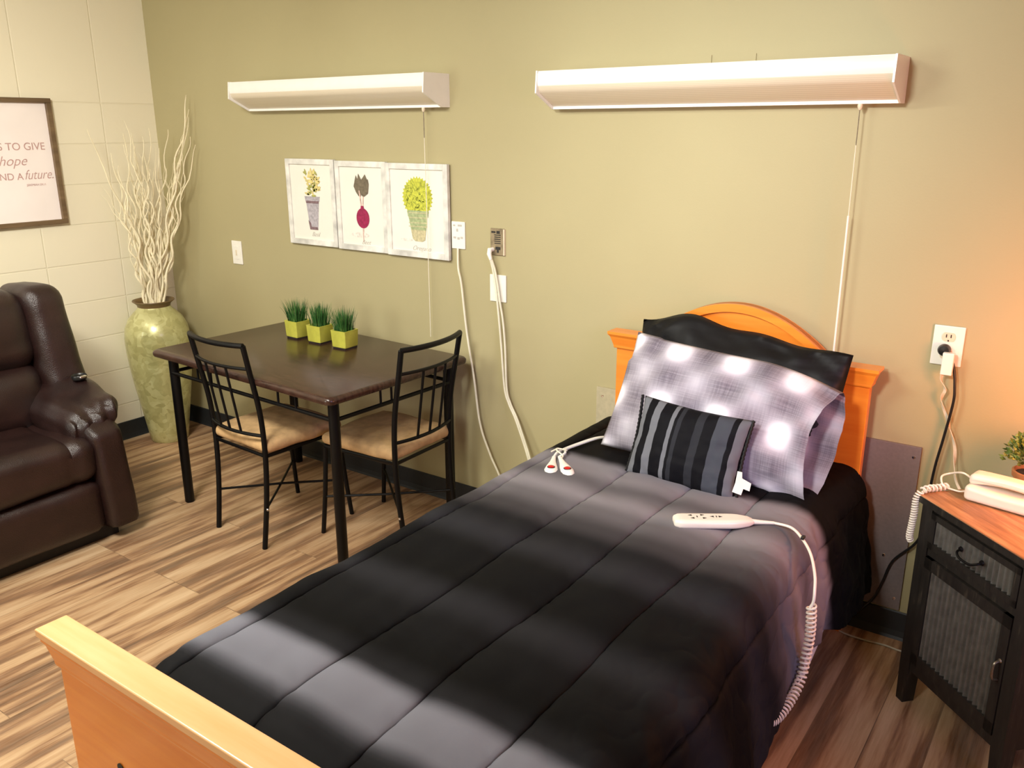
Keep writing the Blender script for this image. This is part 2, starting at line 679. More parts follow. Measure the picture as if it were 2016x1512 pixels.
# ------------------------------------------------------------------ room
RX, RY, RZ = 6.0, -4.7, 2.6
struct(MB().box(-.1, RX+.1, RY-.1, .1, -.1, 0).build('floor', 'plank_floor', smooth=False))
struct(MB().box(-.1, RX+.1, RY-.1, .1, RZ, RZ+.1).build('ceiling', 'ceiling_white', smooth=False))
struct(MB().box(-.12, RX+.12, 0, .12, 0, RZ).build('wall_back', 'khaki_paint', smooth=False))
struct(MB().box(-.12, 0, RY-.1, 0, 0, RZ).build('wall_left', 'cream_block', smooth=False))
# right wall with a window opening
wr = MB()
wr.box(RX, RX+.12, RY-.1, -2.75, 0, RZ).box(RX, RX+.12, -1.45, 0, 0, RZ)
wr.box(RX, RX+.12, -2.75, -1.45, 0, .9).box(RX, RX+.12, -2.75, -1.45, 2.2, RZ)
struct(wr.build('wall_right', 'khaki_paint', smooth=False))
wf = MB()
wf.box(-.12, .2, RY-.12, RY, 0, RZ).box(1.6, RX+.12, RY-.12, RY, 0, RZ)
wf.box(.2, 1.6, RY-.12, RY, 0, .8).box(.2, 1.6, RY-.12, RY, 2.1, RZ)
struct(wf.build('wall_front', 'khaki_paint', smooth=False))
for nm, q in (('window_1', (.2, 1.6, RY-.08, RY-.03, .8, 2.1)), ('window_2', (RX+.03, RX+.08, -2.75, -1.45, .9, 2.2))):
    x0, x1, y0, y1, z0, z1 = q
    fb = MB()
    if nm == 'window_1':
        fb.box(x0, x0+.05, y0, y1, z0, z1).box(x1-.05, x1, y0, y1, z0, z1).box(x0, x1, y0, y1, z0, z0+.05).box(x0, x1, y0, y1, z1-.05, z1)
    else:
        fb.box(x0, x1, y0, y0+.05, z0, z1).box(x0, x1, y1-.05, y1, z0, z1).box(x0, x1, y0, y1, z0, z0+.05).box(x0, x1, y0, y1, z1-.05, z1)
    struct(fb.build(nm, 'plastic_white', smooth=False))
# cove base
cove = [(0, 0), (-.016, 0), (-.011, .010), (-.007, .030), (-.006, .098), (-.003, .1016), (0, .1016)]
struct(MB().prism([(a, b_) for a, b_ in cove], .0, RX, 'yz').build('baseboard_back', 'cove_black', smooth=False))
struct(MB().prism([(-a, b_) for a, b_ in cove], RY, -.016, 'xz').build('baseboard_left', 'cove_black', smooth=False))

# protective wall panel behind the bed, right part recoloured darker for the shade on it
simple('panel_cream', (.44, .39, .26), .5, ns=60, bs=.05)
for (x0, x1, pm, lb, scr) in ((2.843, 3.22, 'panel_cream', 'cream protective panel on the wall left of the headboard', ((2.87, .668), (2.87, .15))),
                              (3.55, 4.05, 'panel_shaded', 'protective panel on the wall between headboard and nightstand, its shade painted as grey-brown', ((4.03, .668), (4.03, .15), (3.98, .30)))):
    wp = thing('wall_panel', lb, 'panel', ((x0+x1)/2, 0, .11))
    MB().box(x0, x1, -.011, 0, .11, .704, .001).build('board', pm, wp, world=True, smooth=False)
    for (x, z) in scr:
        MB().lathe([(.006, 0), (.005, .0015), (0, .002)], (x, -.011, z), 14, (0, -1, 0)).build('screw', 'chrome', wp, world=True)
ap = MB().box(3.106, 3.245, -.004, 0, 1.86, 1.930).box(3.262, 3.399, -.004, 0, 1.86, 1.928)
tag(ap.build('cover_plate', 'khaki_paint', smooth=False), 'painted over wall cover plate just above the right long light fixture', 'cover plate')


# ------------------------------------------------------------------ wall light fixtures
def fixture(x0, x1, zt, label, cordx, czend):
    r = thing('wall_light', label, 'wall light', ((x0+x1)/2, 0, zt-.13), 0, 'long wall lights over table and bed')
    zb = zt-.131
    # housing: back tray + top
    MB().box(x0+.004, x1-.004, -.012, 0, zb, zt-.001).box(x0+.004, x1-.004, -.150, -.012, zt-.010, zt-.001)\
        .box(x0+.004, x1-.004, -.050, -.012, zb, zb+.018).build('housing', 'fixture_white', r, world=True, smooth=False)
    # front reflector: vertical, rounded below
    pr2 = [(-.150, zt-.002), (-.156, zt-.012), (-.158, zt-.040), (-.154, zt-.052), (-.147, zt-.052), (-.147, zt-.002)]
    MB().prism(pr2, x0+.006, x1-.006, 'yz').build('front_shade', 'fixture_white', r, world=True)
    pl = [(-.154, zt-.052), (-.150, zt-.066), (-.138, zt-.078), (-.050, zb+.010), (-.050, zb+.016), (-.136, zt-.072), (-.146, zt-.062), (-.148, zt-.052)]
    MB().prism(pl, x0+.006, x1-.006, 'yz').build('lens', 'fixture_lens', r, world=True)
    ep = [(0, zb), (-.052, zb), (-.165, zt-.077), (-.158, zt), (0, zt)]
    for a, b_ in ((x0, x0+.006), (x1-.006, x1)):
        MB().prism(ep, a, b_, 'yz').build('end_cap', 'fixture_white', r, world=True, smooth=False)
    # pull switch
    MB().lathe([(.007, 0), (.008, -.006), (.006, -.014), (.003, -.018), (0, -.018)], (cordx, -.046, zb), 16).build('pull_switch', 'plastic_almond', r, world=True)
    ch = MB()
    zc = zb-.016
    ch.tube([(cordx, -.046, zc), (cordx, -.046, zc-.105)], .0016, 6)
    k_ = 0
    while k_ < 30:
        ch.lathe([(0, -.0018), (.0022, 0), (0, .0018)], (cordx, -.046, zc-.0035*k_), 6)
        k_ += 1
    ch.build('chain', 'steel_chain', r, world=True)
    MB().tube([(cordx, -.046, zc-.105), (cordx+.001, -.045, (zc+czend)/2), (cordx, -.044, czend)], .0016, 6).build('pull_cord', 'cable_white', r, world=True)
    return r


f1_ = fixture(.872, 2.105, 1.912, 'white wall light over the table and framed prints, at left', 2.00, .80)
f2_ = fixture(2.640, 3.868, 1.896, 'white wall light over the bed, at right', 3.752, .70)
MB().tube([(3.752, -.045, 1.43), (3.752, -.044, .72)], .0034, 8).build('cord_sleeve', 'plastic_white', f2_, world=True)


# ------------------------------------------------------------------ framed botanical prints
def blob(mb, pts, y, d=.0008):
    mb.prism(pts, y, y-d, 'xz')


def ell(cx, cz, rx, rz_, a=0, n=14, pointed=False):
    out = []
    for k_ in range(n):
        t_ = 2*pi*k_/n
        x, z = rx*cos(t_), rz_*sin(t_)
        if pointed:
            x *= abs(sin(t_/2+pi/2))**0 * (1-.0*z)
            z = rz_*sin(t_)*(1-.35*abs(cos(t_)))
        out.append((cx+x*cos(a)-z*sin(a), cz+x*sin(a)+z*cos(a)))
    return out


def leaf(cx, cz, L, W, a):
    """pointed leaf from base going direction a"""
    P = [(0, 0), (.25, .8), (.55, 1), (.8, .6), (1, 0), (.8, -.6), (.55, -1), (.25, -.8)]
    return [(cx+x*L*cos(a)-y_*W/2*sin(a), cz+x*L*sin(a)+y_*W/2*cos(a)) for x, y_ in P]


for nm_, c_ in (('wc_yellow', (.66, .56, .22)), ('wc_olive', (.36, .36, .10)), ('wc_lilac', (.42, .39, .42)), ('wc_plum', (.20, .13, .14)), ('wc_beet', (.30, .015, .07)),
                ('wc_brownleaf', (.16, .13, .085)), ('wc_stem', (.60, .42, .36)), ('wc_lime', (.52, .54, .06)), ('wc_limedark', (.33, .37, .05)), ('wc_sage', (.36, .42, .22)), ('wc_sand', (.52, .47, .28)), ('wc_wash', (.74, .69, .62))):
    simple(nm_, c_, .85, ns=90, var=.22, bs=0)


def print_frame(x0, x1, z0, z1, yb, label):
    r = thing('framed_print', label, 'framed print', ((x0+x1)/2, 0, z0), 0, 'botanical prints above the table')
    fwd = .026
    f_ = MB()
    y1, y0 = -.004+yb, -.022+yb
    f_.box(x0, x0+fwd, y0, y1, z0, z1, .002).box(x1-fwd, x1, y0, y1, z0, z1, .002)
    f_.box(x0+fwd, x1-fwd, y0, y1, z0, z0+fwd, .002).box(x0+fwd, x1-fwd, y0, y1, z1-fwd, z1, .002)
    f_.build('frame', 'whitewash', r, world=True, smooth=False)
    MB().box(x0+.01, x1-.01, y0+.008, y1+.003, z0+.01, z1-.01).build('paper', 'paper', r, world=True, smooth=False)
    return r, y0+.0078


def cap_text(r, body, xc, z, y, size):
    loc = r.location
    text_mesh(body, size, 'ink_grey', 'caption', r, lambda x, yy_, zz: V((x+xc-loc.x, y-.0006-loc.y-zz, yy_+z-loc.z)), .45, 'CENTER', -.0002)


rng = random.Random(3)
r, y = print_frame(1.074, 1.412, 1.152, 1.560, 0, 'leftmost framed print: yellow-green herb in a grey pot')
cx = 1.245
q = MB()
blob(q, [(cx-.052, 1.385), (cx+.055, 1.385), (cx+.050, 1.362), (cx-.048, 1.362)], y)
blob(q, [(cx-.044, 1.362), (cx+.046, 1.362), (cx+.030, 1.228), (cx-.026, 1.228)], y)
q.build('painted_pot', 'wc_lilac', r, world=True, smooth=False)
q = MB()
blob(q, [(cx-.046, 1.364), (cx+.047, 1.364), (cx+.044, 1.352), (cx-.043, 1.352)], y-.0006)
q.build('painted_rim_shade', 'wc_plum', r, world=True, smooth=False)
q = MB()
blob(q, [(cx-.035, 1.270), (cx-.018, 1.258), (cx-.016, 1.240), (cx+.028, 1.240), (cx+.030, 1.226), (cx-.026, 1.226)], y-.0006)
q.build('painted_shade_mark', 'wc_plum', r, world=True, smooth=False)
for mt, nb in (('wc_yellow', 46), ('wc_olive', 18)):
    q = MB()
    for k_ in range(nb):
        h_ = rng.random()
        a = rng.uniform(-.2, pi+.2)
        blob(q, leaf(cx+rng.uniform(-.042, .042)+(.01 if h_ > .5 else 0), 1.388+h_*.105, rng.uniform(.024, .036), .012, a), y-.0008-.0002*(k_ % 4))
    q.build('painted_leaves', mt, r, world=True, smooth=False)
cap_text(r, 'Basil', cx+.01, 1.195, y, .030)

r, y = print_frame(1.418, 1.742, 1.149, 1.556, 0, 'middle framed print: dark red beet with brown leaves')
cx = 1.580
q = MB()
for k_, (dx, an, ln, wd) in enumerate(((-.030, 1.72, .098, .040), (-.012, 1.62, .105, .042), (.010, 1.50, .085, .034), (.022, 1.40, .104, .042), (.036, 1.28, .085, .036))):
    P_ = leaf(cx+dx*.55, 1.395, ln, wd, an)
    P_ = [(x+.0035*sin(m_*2.3+k_), z+.003*cos(m_*1.9)) for m_, (x, z) in enumerate(P_)]
    blob(q, P_, y-.0004*k_-.0002)
q.build('painted_leaves', 'wc_brownleaf', r, world=True, smooth=False)
q = MB()
blob(q, [(cx-.016, 1.425), (cx-.008, 1.425), (cx+.000, 1.345), (cx-.006, 1.345)], y-.001)
q.build('painted_stem', 'wc_stem', r, world=True, smooth=False)
q = MB()
blob(q, [(cx+.012, 1.43), (cx+.018, 1.43), (cx+.008, 1.345), (cx+.002, 1.345)], y-.001)
q.build('painted_stem', 'wc_stem', r, world=True, smooth=False)
q = MB()
blob(q, [(cx-.002, 1.262), (cx+.008, 1.262), (cx+.002, 1.19), (cx-.001, 1.19)], y-.0006)
q.build('painted_root', 'wc_stem', r, world=True, smooth=False)
q = MB()
blob(q, ell(cx+.003, 1.300, .041, .046, 0, 26), y-.0014)
blob(q, [(cx-.010, 1.338), (cx-.007, 1.356), (cx+.010, 1.356), (cx+.014, 1.338)], y-.0012)
q.build('painted_beet', 'wc_beet', r, world=True, smooth=False)
q = MB()
blob(q, ell(cx-.02, 1.222, .058, .012), y-.0003)
q.build('painted_wash', 'wc_wash', r, world=True, smooth=False)
cap_text(r, 'Beet', cx+.015, 1.180, y, .030)

r, y = print_frame(1.742, 2.102, 1.147, 1.553, -.004, 'rightmost framed print: lime round bush in a green pot')
cx = 1.925
q = MB()
P = []
for k_ in range(96):
    a = 2*pi*k_/96
    rr = .084*(1.07 if k_ % 3 == 0 else .97)
    P.append((cx+rr*cos(a), 1.408+rr*1.02*sin(a)))
blob(q, P, y)
q.build('painted_bush', 'wc_lime', r, world=True, smooth=False)
q = MB()
for k_ in range(120):
    a = rng.uniform(0, 2*pi)
    rr = .078*sqrt(rng.random())
    blob(q, leaf(cx+rr*cos(a), 1.408+rr*sin(a), .016, .004, rng.uniform(0, pi)), y-.0008)
q.build('painted_leaves', 'wc_limedark', r, world=True, smooth=False)
q = MB()
blob(q, [(cx-.061, 1.352), (cx+.062, 1.352), (cx+.060, 1.325), (cx-.058, 1.325)], y-.0010)
blob(q, [(cx-.054, 1.325), (cx+.056, 1.325), (cx+.046, 1.268), (cx-.042, 1.268)], y-.0010)
q.build('painted_pot', 'wc_sage', r, world=True, smooth=False)
q = MB()
blob(q, [(cx-.042, 1.268), (cx+.046, 1.268), (cx+.039, 1.226), (cx+.024, 1.218), (cx-.018, 1.218), (cx-.033, 1.228)], y-.0010)
for zz in (1.343, 1.322, 1.300, 1.284):
    blob(q, [(cx-.054, zz), (cx+.055, zz+.002), (cx+.055, zz-.002), (cx-.053, zz-.003)], y-.0018)
q.build('painted_band', 'wc_sand', r, world=True, smooth=False)
q = MB()
blob(q, ell(cx-.07, 1.222, .035, .006), y-.0003)
q.build('painted_wash', 'wc_wash', r, world=True, smooth=False)
cap_text(r, 'Oregano', cx+.015, 1.178, y, .030)

# ------------------------------------------------------------------ verse sign on the left wall
sg = thing('framed_sign', 'brown framed pale pink lettered sign on the cream block wall above the recliner', 'wall sign', (0, -1.10, 1.236))
y0, y1, z0, z1 = -1.62, -.579, 1.236, 1.846
s_ = MB()
s_.box(.002, .030, y0, y1, z0, z0+.022, .002).box(.002, .030, y0, y1, z1-.022, z1, .002)
s_.box(.002, .030, y0, y0+.024, z0+.022, z1-.022, .002).box(.002, .030, y1-.024, y1, z0+.022, z1-.022, .002)
s_.build('frame', 'walnut_frame', sg, world=True, smooth=False)
MB().box(.002, .012, y0+.01, y1-.01, z0+.01, z1-.01).build('canvas', 'canvas_pink', sg, world=True, smooth=False)


def sign_text(body, ye, z, size, shear=0., bold=0., sx_=1.0):
    loc = sg.location
    text_mesh(body, size, 'ink_rust', 'lettering', sg, lambda x, yy_, zz: V((.0128+zz-loc.x, x*sx_+ye-loc.y, yy_+z-loc.z)), shear, 'RIGHT', bold)


sign_text('PLANS TO GIVE', -.633, 1.602, .050)
sign_text('you hope', -.735, 1.530, .066, .4, -.0006)
sign_text('AND A', -.760, 1.462, .046)
sign_text('future.', -.612, 1.462, .066, .4, -.0006, .82)
sign_text('JEREMIAH 29:11', -.655, 1.430, .014)


# ------------------------------------------------------------------ outlets and plates
def plate(name, label, cat, x0, x1, z0, z1, mat='plastic_white', group=None):
    r = thing(name, label, cat, ((x0+x1)/2, 0, z0), 0, group)
    MB().box(x0, x1, -.007, 0, z0, z1, .0025).build('plate', mat, r, world=True, smooth=False)
    return r


r = plate('wall_switch', 'small white wall plate between the vase and the framed prints', 'wall plate', .578, .657, 1.003, 1.127)
MB().box(.600, .635, -.010, -.006, 1.03, 1.10, .001).build('rocker', 'plastic_white', r, world=True, smooth=False)
MB().box(.613, .622, -.013, -.009, 1.05, 1.08, .001).build('toggle', 'plastic_almond', r, world=True, smooth=False)
r = plate('jack_plate', 'white jack plate touching the right edge of the rightmost framed print', 'wall plate', 2.104, 2.177, 1.200, 1.316)
for (dx, dz, w_, h_) in ((.010, .096, .012, .007), (.036, .096, .022, .008), (.028, .074, .009, .012), (.011, .044, .014, .008), (.033, .040, .012, .010), (.050, .044, .013, .009)):
    q = MB().box(2.104+dx, 2.104+dx+w_, -.0082, -.0068, 1.200+dz, 1.200+dz+h_)
    q.build('marking', 'ink_grey', r, world=True, smooth=False)
r = plate('nurse_call_plate', 'bronze slotted wall plate above the lower white outlet', 'wall plate', 2.313, 2.385, 1.188, 1.300, 'bronze_plate')
q = MB()
for k_ in range(5):
    q.box(2.335, 2.366, -.0085, -.0065, 1.237+k_*.0085, 1.2405+k_*.0085)
q.box(2.320, 2.340, -.0085, -.0065, 1.281, 1.288).box(2.346, 2.362, -.0085, -.0065, 1.278, 1.290)
q.box(2.340, 2.365, -.0085, -.0065, 1.212, 1.224).box(2.348, 2.356, -.0085, -.0065, 1.200, 1.212)
q.build('slots', 'hole_dark', r, world=True, smooth=False)
MB().box(2.381, 2.387, -.010, 0, 1.190, 1.298, .001).build('side_trim', 'plastic_almond', r, world=True, smooth=False)
r = plate('wall_outlet', 'white wall outlet just below the bronze slotted plate', 'outlet', 2.308, 2.392, .992, 1.107)
q = MB()
for (dx, dz) in ((.030, .076), (.036, .063), (.032, .040), (.041, .040), (.036, .028)):
    q.lathe([(.0028, 0), (.0028, .001), (0, .001)], (2.308+dx, -.0072, .992+dz), 10, (0, -1, 0))
q.build('socket_hole', 'hole_dark', r, world=True, smooth=False)
r = plate('wall_outlet', 'white wall outlet above the nightstand with plugs in it', 'outlet', 4.036, 4.124, .985, 1.110)
for zc in (1.076, 1.020):
    q = MB()
    q.prism([(4.080+.019*cos(a)*(1 if abs(sin(a)) < .8 else 1), zc+max(-.0135, min(.0135, .019*sin(a)))) for a in [2*pi*k_/28 for k_ in range(28)]], -.0095, -.006, 'xz')
    q.build('socket', 'plastic_almond', r, world=True, smooth=False)
MB().box(4.072, 4.075, -.0105, -.009, 1.074, 1.084).box(4.085, 4.088, -.0105, -.009, 1.074, 1.084).box(4.078, 4.082, -.0105, -.009, 1.062, 1.067).build('slots', 'hole_dark', r, world=True, smooth=False)
# black power cord
r = thing('power_cord', 'black power cord plugged into the outlet above the nightstand, running to floor behind it', 'cord', (4.08, -.02, 0))
MB().lathe([(.0, 0), (.018, .0), (.019, .012), (.015, .022), (0, .024)], (4.074, -.0095, 1.036), 24, (0, -1, 0)).build('plug', 'black_plastic', r, world=True)
pts = [(4.078, -.022, 1.030), (4.098, -.022, 1.010), (4.110, -.024, .98), (4.119, -.028, .93), (4.122, -.030, .874), (4.109, -.026, .752), (4.098, -.026, .66), (4.092, -.026, .56), (4.090, -.026, .45), (4.073, -.020, .376), (4.012, -.018, .291), (3.989, -.018, .206), (3.964, -.020, .129), (3.90, -.03, .05), (3.80, -.05, .006)]
MB().tube(smoothpath(pts, 8), .0042, 10).build('cable', 'black_plastic', r, world=True)
# white flat phone line with a white adapter
r = thing('phone_line', 'white flat twisted phone cord hanging from white adapter on the nightstand outlet', 'cord', (4.09, -.02, .68))
MB().box(4.076, 4.108, -.050, -.030, .965, 1.034, .002).build('adapter', 'plastic_white', r, world=True, smooth=False)
path = smoothpath([(4.082, -.040, .968), (4.080, -.034, .945), (4.094, -.030, .915), (4.088, -.026, .890), (4.090, -.020, .865), (4.108, -.018, .825), (4.122, -.018, .790), (4.143, -.020, .735), (4.150, -.024, .690), (4.160, -.040, .640), (4.185, -.055, .60)], 10)
vs_, fs = [], []
for i, p in enumerate(path):
    a = i/len(path)*pi*4.2
    d = V((cos(a)*.0048, sin(a)*.0048, 0))
    n_ = V((-sin(a), cos(a), 0))*.0012
    vs_ += [p-d-n_, p+d-n_, p+d+n_, p-d+n_]
for i in range(len(path)-1):
    for k_ in range(4):
        fs.append((i*4+k_, i*4+(k_+1) % 4, i*4+4+(k_+1) % 4, i*4+4+k_))
MB().add(vs_, fs).build('flat_cable', 'plastic_almond', r, world=True)

# nurse call cables on the wall
r = thing('jack_cable', 'single cream cable hanging from the jack plate beside the framed prints', 'cable', (2.14, -.02, 0))
pts = [(2.142, -.012, 1.203), (2.150, -.022, 1.12), (2.166, -.022, 1.047), (2.190, -.022, .846), (2.229, -.026, .643), (2.263, -.030, .435), (2.320, -.034, .303), (2.371, -.036, .216), (2.44, -.040, .08), (2.52, -.06, .007), (2.9, -.12, .006), (3.1, -.2, .006)]
MB().tube(smoothpath(pts, 8), .0048, 10).build('cable_strand', 'cable_white', r, world=True)
r = thing('nurse_call_cable', 'double cream cable plugged into the bronze plate, passing over the outlet', 'cable', (2.33, -.02, 0))
MB().tube([(2.326, -.006, 1.212), (2.322, -.024, 1.211), (2.325, -.032, 1.196), (2.332, -.030, 1.172)], [.009, .0105, .010, .007], 14).build('plug', 'plastic_white', r, world=True)
for k_, dx in ((0, 0), (1, .0105)):
    pts = [(2.330+dx*.6, -.030, 1.172), (2.338+dx, -.024, 1.129), (2.350+dx*1.1, -.022, 1.06), (2.359+dx*1.3, -.024, 1.001), (2.368+dx*1.9, -.024, .92), (2.379+dx*1.9, -.024, .805), (2.396+dx*1.1, -.026, .625), (2.420+dx, -.03, .56), (2.463+dx, -.040, .499), (2.517+dx, -.05, .393), (2.546+dx, -.058, .333), (2.62+dx, -.07, .16), (2.70+dx, -.09, .007), (2.95+dx, -.16, .006), (3.15, -.25+dx, .006)]
    MB().tube(smoothpath(pts, 8), .0046, 10).build('cable_strand', 'cable_white', r, world=True)
r = MB().tube(smoothpath([(3.70, -.10, .006), (3.829, -.061, .005), (3.90, -.085, .005), (3.966, -.088, .005), (4.03, -.080, .005), (4.089, -.085, .005), (4.2, -.08, .005)], 8), .0032, 8).build('floor_cable', 'cable_grey')
tag(r, 'thin grey cable lying along the floor from under the bed to the nightstand', 'cable')

# ------------------------------------------------------------------ vase with willow
vx, vy = .190, -.262
vz = thing('floor_vase', 'tall mottled olive-gold floor vase holding pale curly branches in the corner', 'vase', (vx, vy, 0))
prof = [(.0, .0), (.096, 0), (.102, .006), (.112, .08), (.130, .20), (.150, .33), (.163, .44), (.170, .53), (.171, .60), (.163, .655), (.140, .705), (.110, .738), (.090, .757), (.084, .770), (.088, .782), (.104, .796), (.108, .800)]
inner = [(.103, .802), (.097, .798), (.082, .784), (.078, .770), (.086, .75), (.12, .70), (.12, .5), (0, .45)]
MB().lathe(prof[:-3], (0, 0, 0), 64).build('body', 'vase_glaze', vz)
MB().lathe([(.0842, .768), (.088, .782), (.104, .796), (.109, .800), (.108, .804), (.103, .803), (.095, .797), (.080, .784), (.077, .770), (.075, .72), (.06, .70), (0, .70)], (0, 0, 0), 64).build('rim', 'vase_rim_brown', vz)
rb = random.Random(11)
tips = [(.23, .17, 1.86), (.26, .10, 1.87), (.22, .14, 1.76), (.25, .06, 1.80), (.21, .10, 1.66), (.20, .05, 1.72), (.24, .12, 1.62),
        (.19, -.30, 1.74), (.16, -.48, 1.70), (.14, -.30, 1.68), (.22, -.33, 1.62), (.18, -.40, 1.58), (.10, -.22, 1.68), (.24, -.26, 1.66), (.15, -.36, 1.50), (.20, -.14, 1.60),
        (.28, -.20, 1.52), (.22, -.08, 1.70), (.27, -.28, 1.46), (.13, -.16, 1.56), (.22, -.42, 1.40), (.25, -.10, 1.44), (.23, .02, 1.50),
        (.20, -.30, 1.56), (.17, -.26, 1.62), (.21, -.22, 1.50), (.16, -.34, 1.44), (.19, -.18, 1.70), (.26, -.02, 1.60), (.24, .08, 1.54), (.20, -.38, 1.52)]
for ti, tp in enumerate(tips):
    tp = V(tp)
    a = rb.uniform(0, 2*pi)
    bs = V((vx+.034*cos(a), vy+.034*sin(a), .705))
    tp.x = max(tp.x+rb.uniform(-.02, .04), .08)
    tp.y = min(tp.y, -.05)
    if ti < 7:
        tp.x += .14
    mid = bs.lerp(tp, .45)+V((rb.uniform(-.025, .025), rb.uniform(-.025, .025), 0))
    n_ = 40
    pts, rr = [], []
    ph1, ph2, fq = rb.uniform(0, 6), rb.uniform(0, 6), rb.uniform(26, 34)
    for k_ in range(n_+1):
        t_ = k_/n_
        p = bs*(1-t_)**2+mid*2*t_*(1-t_)+tp*t_*t_
        am = .011*min(1, t_*5)*(1 if t_ < .85 else .6)
        if t_ < .14:
            am *= .35
        p = p+V((sin(fq*t_+ph1)*am+sin(fq*.41*t_+ph2)*.008*t_, cos(fq*.9*t_+ph2)*am, sin(fq*1.3*t_)*.003))
        p.x = max(p.x, .02)
        p.y = min(p.y, -.02)
        pts.append(p)
        rr.append(.0056*(1-t_)**.6+.0012)
    mb = MB().tube(pts, rr, 6)
    for s_i in (14, 22, 29):
        if rb.random() < .6:
            b0 = pts[s_i]
            dirv = (pts[s_i+3]-b0).normalized()+V((rb.uniform(-.5, .5), rb.uniform(-.5, .4), .4))
            q = [b0]
            for j in range(1, 9):
                q.append(b0+dirv*.018*j+V((sin(j*1.3+ph1)*.006, cos(j*1.1+ph2)*.006, 0)))
            for e in q:
                e.x = max(e.x, .015)
                e.y = min(e.y, -.015)
            mb.tube(q, [.0022-.0002*j for j in range(9)], 5)
    o = mb.build('willow_branch', 'willow_white')
    tag(o, 'pale curly twisted willow branch standing in the tall olive floor vase', 'branch', 'curly branches in the floor vase')

# ------------------------------------------------------------------ recliner
rc = thing('recliner', 'dark brown leather recliner armchair against the cream block wall', 'recliner', (.75, -1.50, 0))


def wr_(amp, sc, seed=0):
    def f_(un, p):
        n_ = noise.noise(V((p.x*sc+seed, p.y*sc, p.z*sc)))
        d = V((un.x**3, un.y**3, un.z**3))
        if d.length > 0:
            d.normalize()
        return p+d*n_*amp
    return f_


RYc = -1.485
MB().box(.36, 1.08, RYc-.38, RYc+.38, .0, .06).build('base', 'hole_dark', rc, world=True, smooth=False)
# footrest panel (closed) and seat
MB().soft((1.03, RYc, .175), (.24, .62, .235), .05, 14, wr_(.008, 6)).build('footrest', 'brown_leather', rc, world=True)


def seatf(un, p):
    p = wr_(.012, 5, 3)(un, p)
    if un.z > 0:
        p.z += .02*(1-un.y**2)*(1-.3*un.x)
        # seam
        p.z -= .012*exp(-((p.y-.20)/.012)**2)
    p.x -= .010*exp(-((p.y-.20)/.010)**2)*(1 if un.x > .5 else 0)
    return p


MB().soft((.88, RYc, .385), (.56, .625, .19), .065, 22, seatf).build('seat', 'brown_leather', rc, world=True)
for sgn in (1, -1):
    yc = RYc+sgn*.382

    def armf(un, p, sgn=sgn):
        p = wr_(.012, 5, sgn)(un, p)
        k_ = (un.z+1)/2
        p.y -= sgn*.03*k_
        if un.z > .4 and un.x > 0:
            p.z -= .035*((un.z-.4)/.6)*un.x**6
        if un.x > 0:
            p.x += .02*(1-k_)*un.x
        return p
    MB().soft((.735, yc, .295), (.84, .145, .49), .038, 18, armf).build('arm', 'brown_leather', rc, world=True)

    def padf(un, p, sgn=sgn):
        q = wr_(.016, 9, 5+sgn)(un, p)
        f_ = (un.x+1)/2
        q.z += -.055*f_-.02*f_*f_+sgn*un.y*.030
        q.y *= (.88+.14*sin(pi*min(1, f_*1.05)))
        # gathered pleats at the nose
        if un.x > .55:
            q.x += .008*sin(un.y*11)*(un.x-.55)/.45
            q.z += .006*sin(un.y*13+un.z*3)*(un.x-.55)/.45
        return q
    MB().soft((.850, yc-sgn*.03, .590), (.50, .262, .140), .060, 24, padf).build('arm_pad', 'brown_leather', rc, world=True)
# backrest: wings and centre cushions, leaning back


def lean(zc, base=.77):
    return base-(zc-.6)*.16


for sgn in (1, -1):
    def wingf(un, p, sgn=sgn):
        q = wr_(.014, 5, 9+sgn)(un, p)
        q.x += -(q.z)*.17+.03
        q.y += -sgn*.02*((un.z+1)/2)
        return q
    MB().soft((.60, RYc+sgn*.415, .755), (.30, .185, .60), .065, 20, wingf).build('back_wing', 'brown_leather', rc, world=True)


def upf(un, p):
    q = wr_(.016, 5, 21)(un, p)
    q.x += -q.z*.17
    if un.x > 0:
        q.x += .03*(1-un.y**2)*cos(un.z*1.3)
    return q


MB().soft((.605, RYc, .885), (.27, .665, .33), .085, 20, upf).build('head_cushion', 'brown_leather', rc, world=True)
MB().soft((.645, RYc, .60), (.29, .66, .30), .085, 20, upf).build('lumbar_cushion', 'brown_leather', rc, world=True)
MB().box(.36, .50, RYc-.42, RYc+.42, .08, .86, .03).build('back_shell', 'brown_leather', rc, world=True)
q = MB().lathe([(.0, 0), (.030, 0), (.033, .012), (.030, .018), (.026, .012), (0, .010)], (.855, -1.062, .655), 24)
q.build('cup_ring', 'black_plastic', rc, world=True)
MB().soft((.885, -1.062, .668), (.018, .034, .012), .005, 6).build('lever', 'chrome', rc, world=True)

# ------------------------------------------------------------------ table
tb = thing('dining_table', 'dark brown rectangular dining table on black metal frame, by the wall', 'table', (1.610, -.430, 0), -.043)
HX, HY = .607, .392
bm_ = MB()
P = []
rc_ = .028
for (sx_, sy_, a0) in ((1, 1, 0), (-1, 1, pi/2), (-1, -1, pi), (1, -1, 3*pi/2)):
    for k_ in range(7):
        a = a0+k_/6*pi/2
        P.append((sx_*(HX-rc_)+rc_*cos(a), sy_*(HY-rc_)+rc_*sin(a)))


def inset(P_, d):
    return [(x*(1-d/HX), y_*(1-d/HY)) for x, y_ in P_]


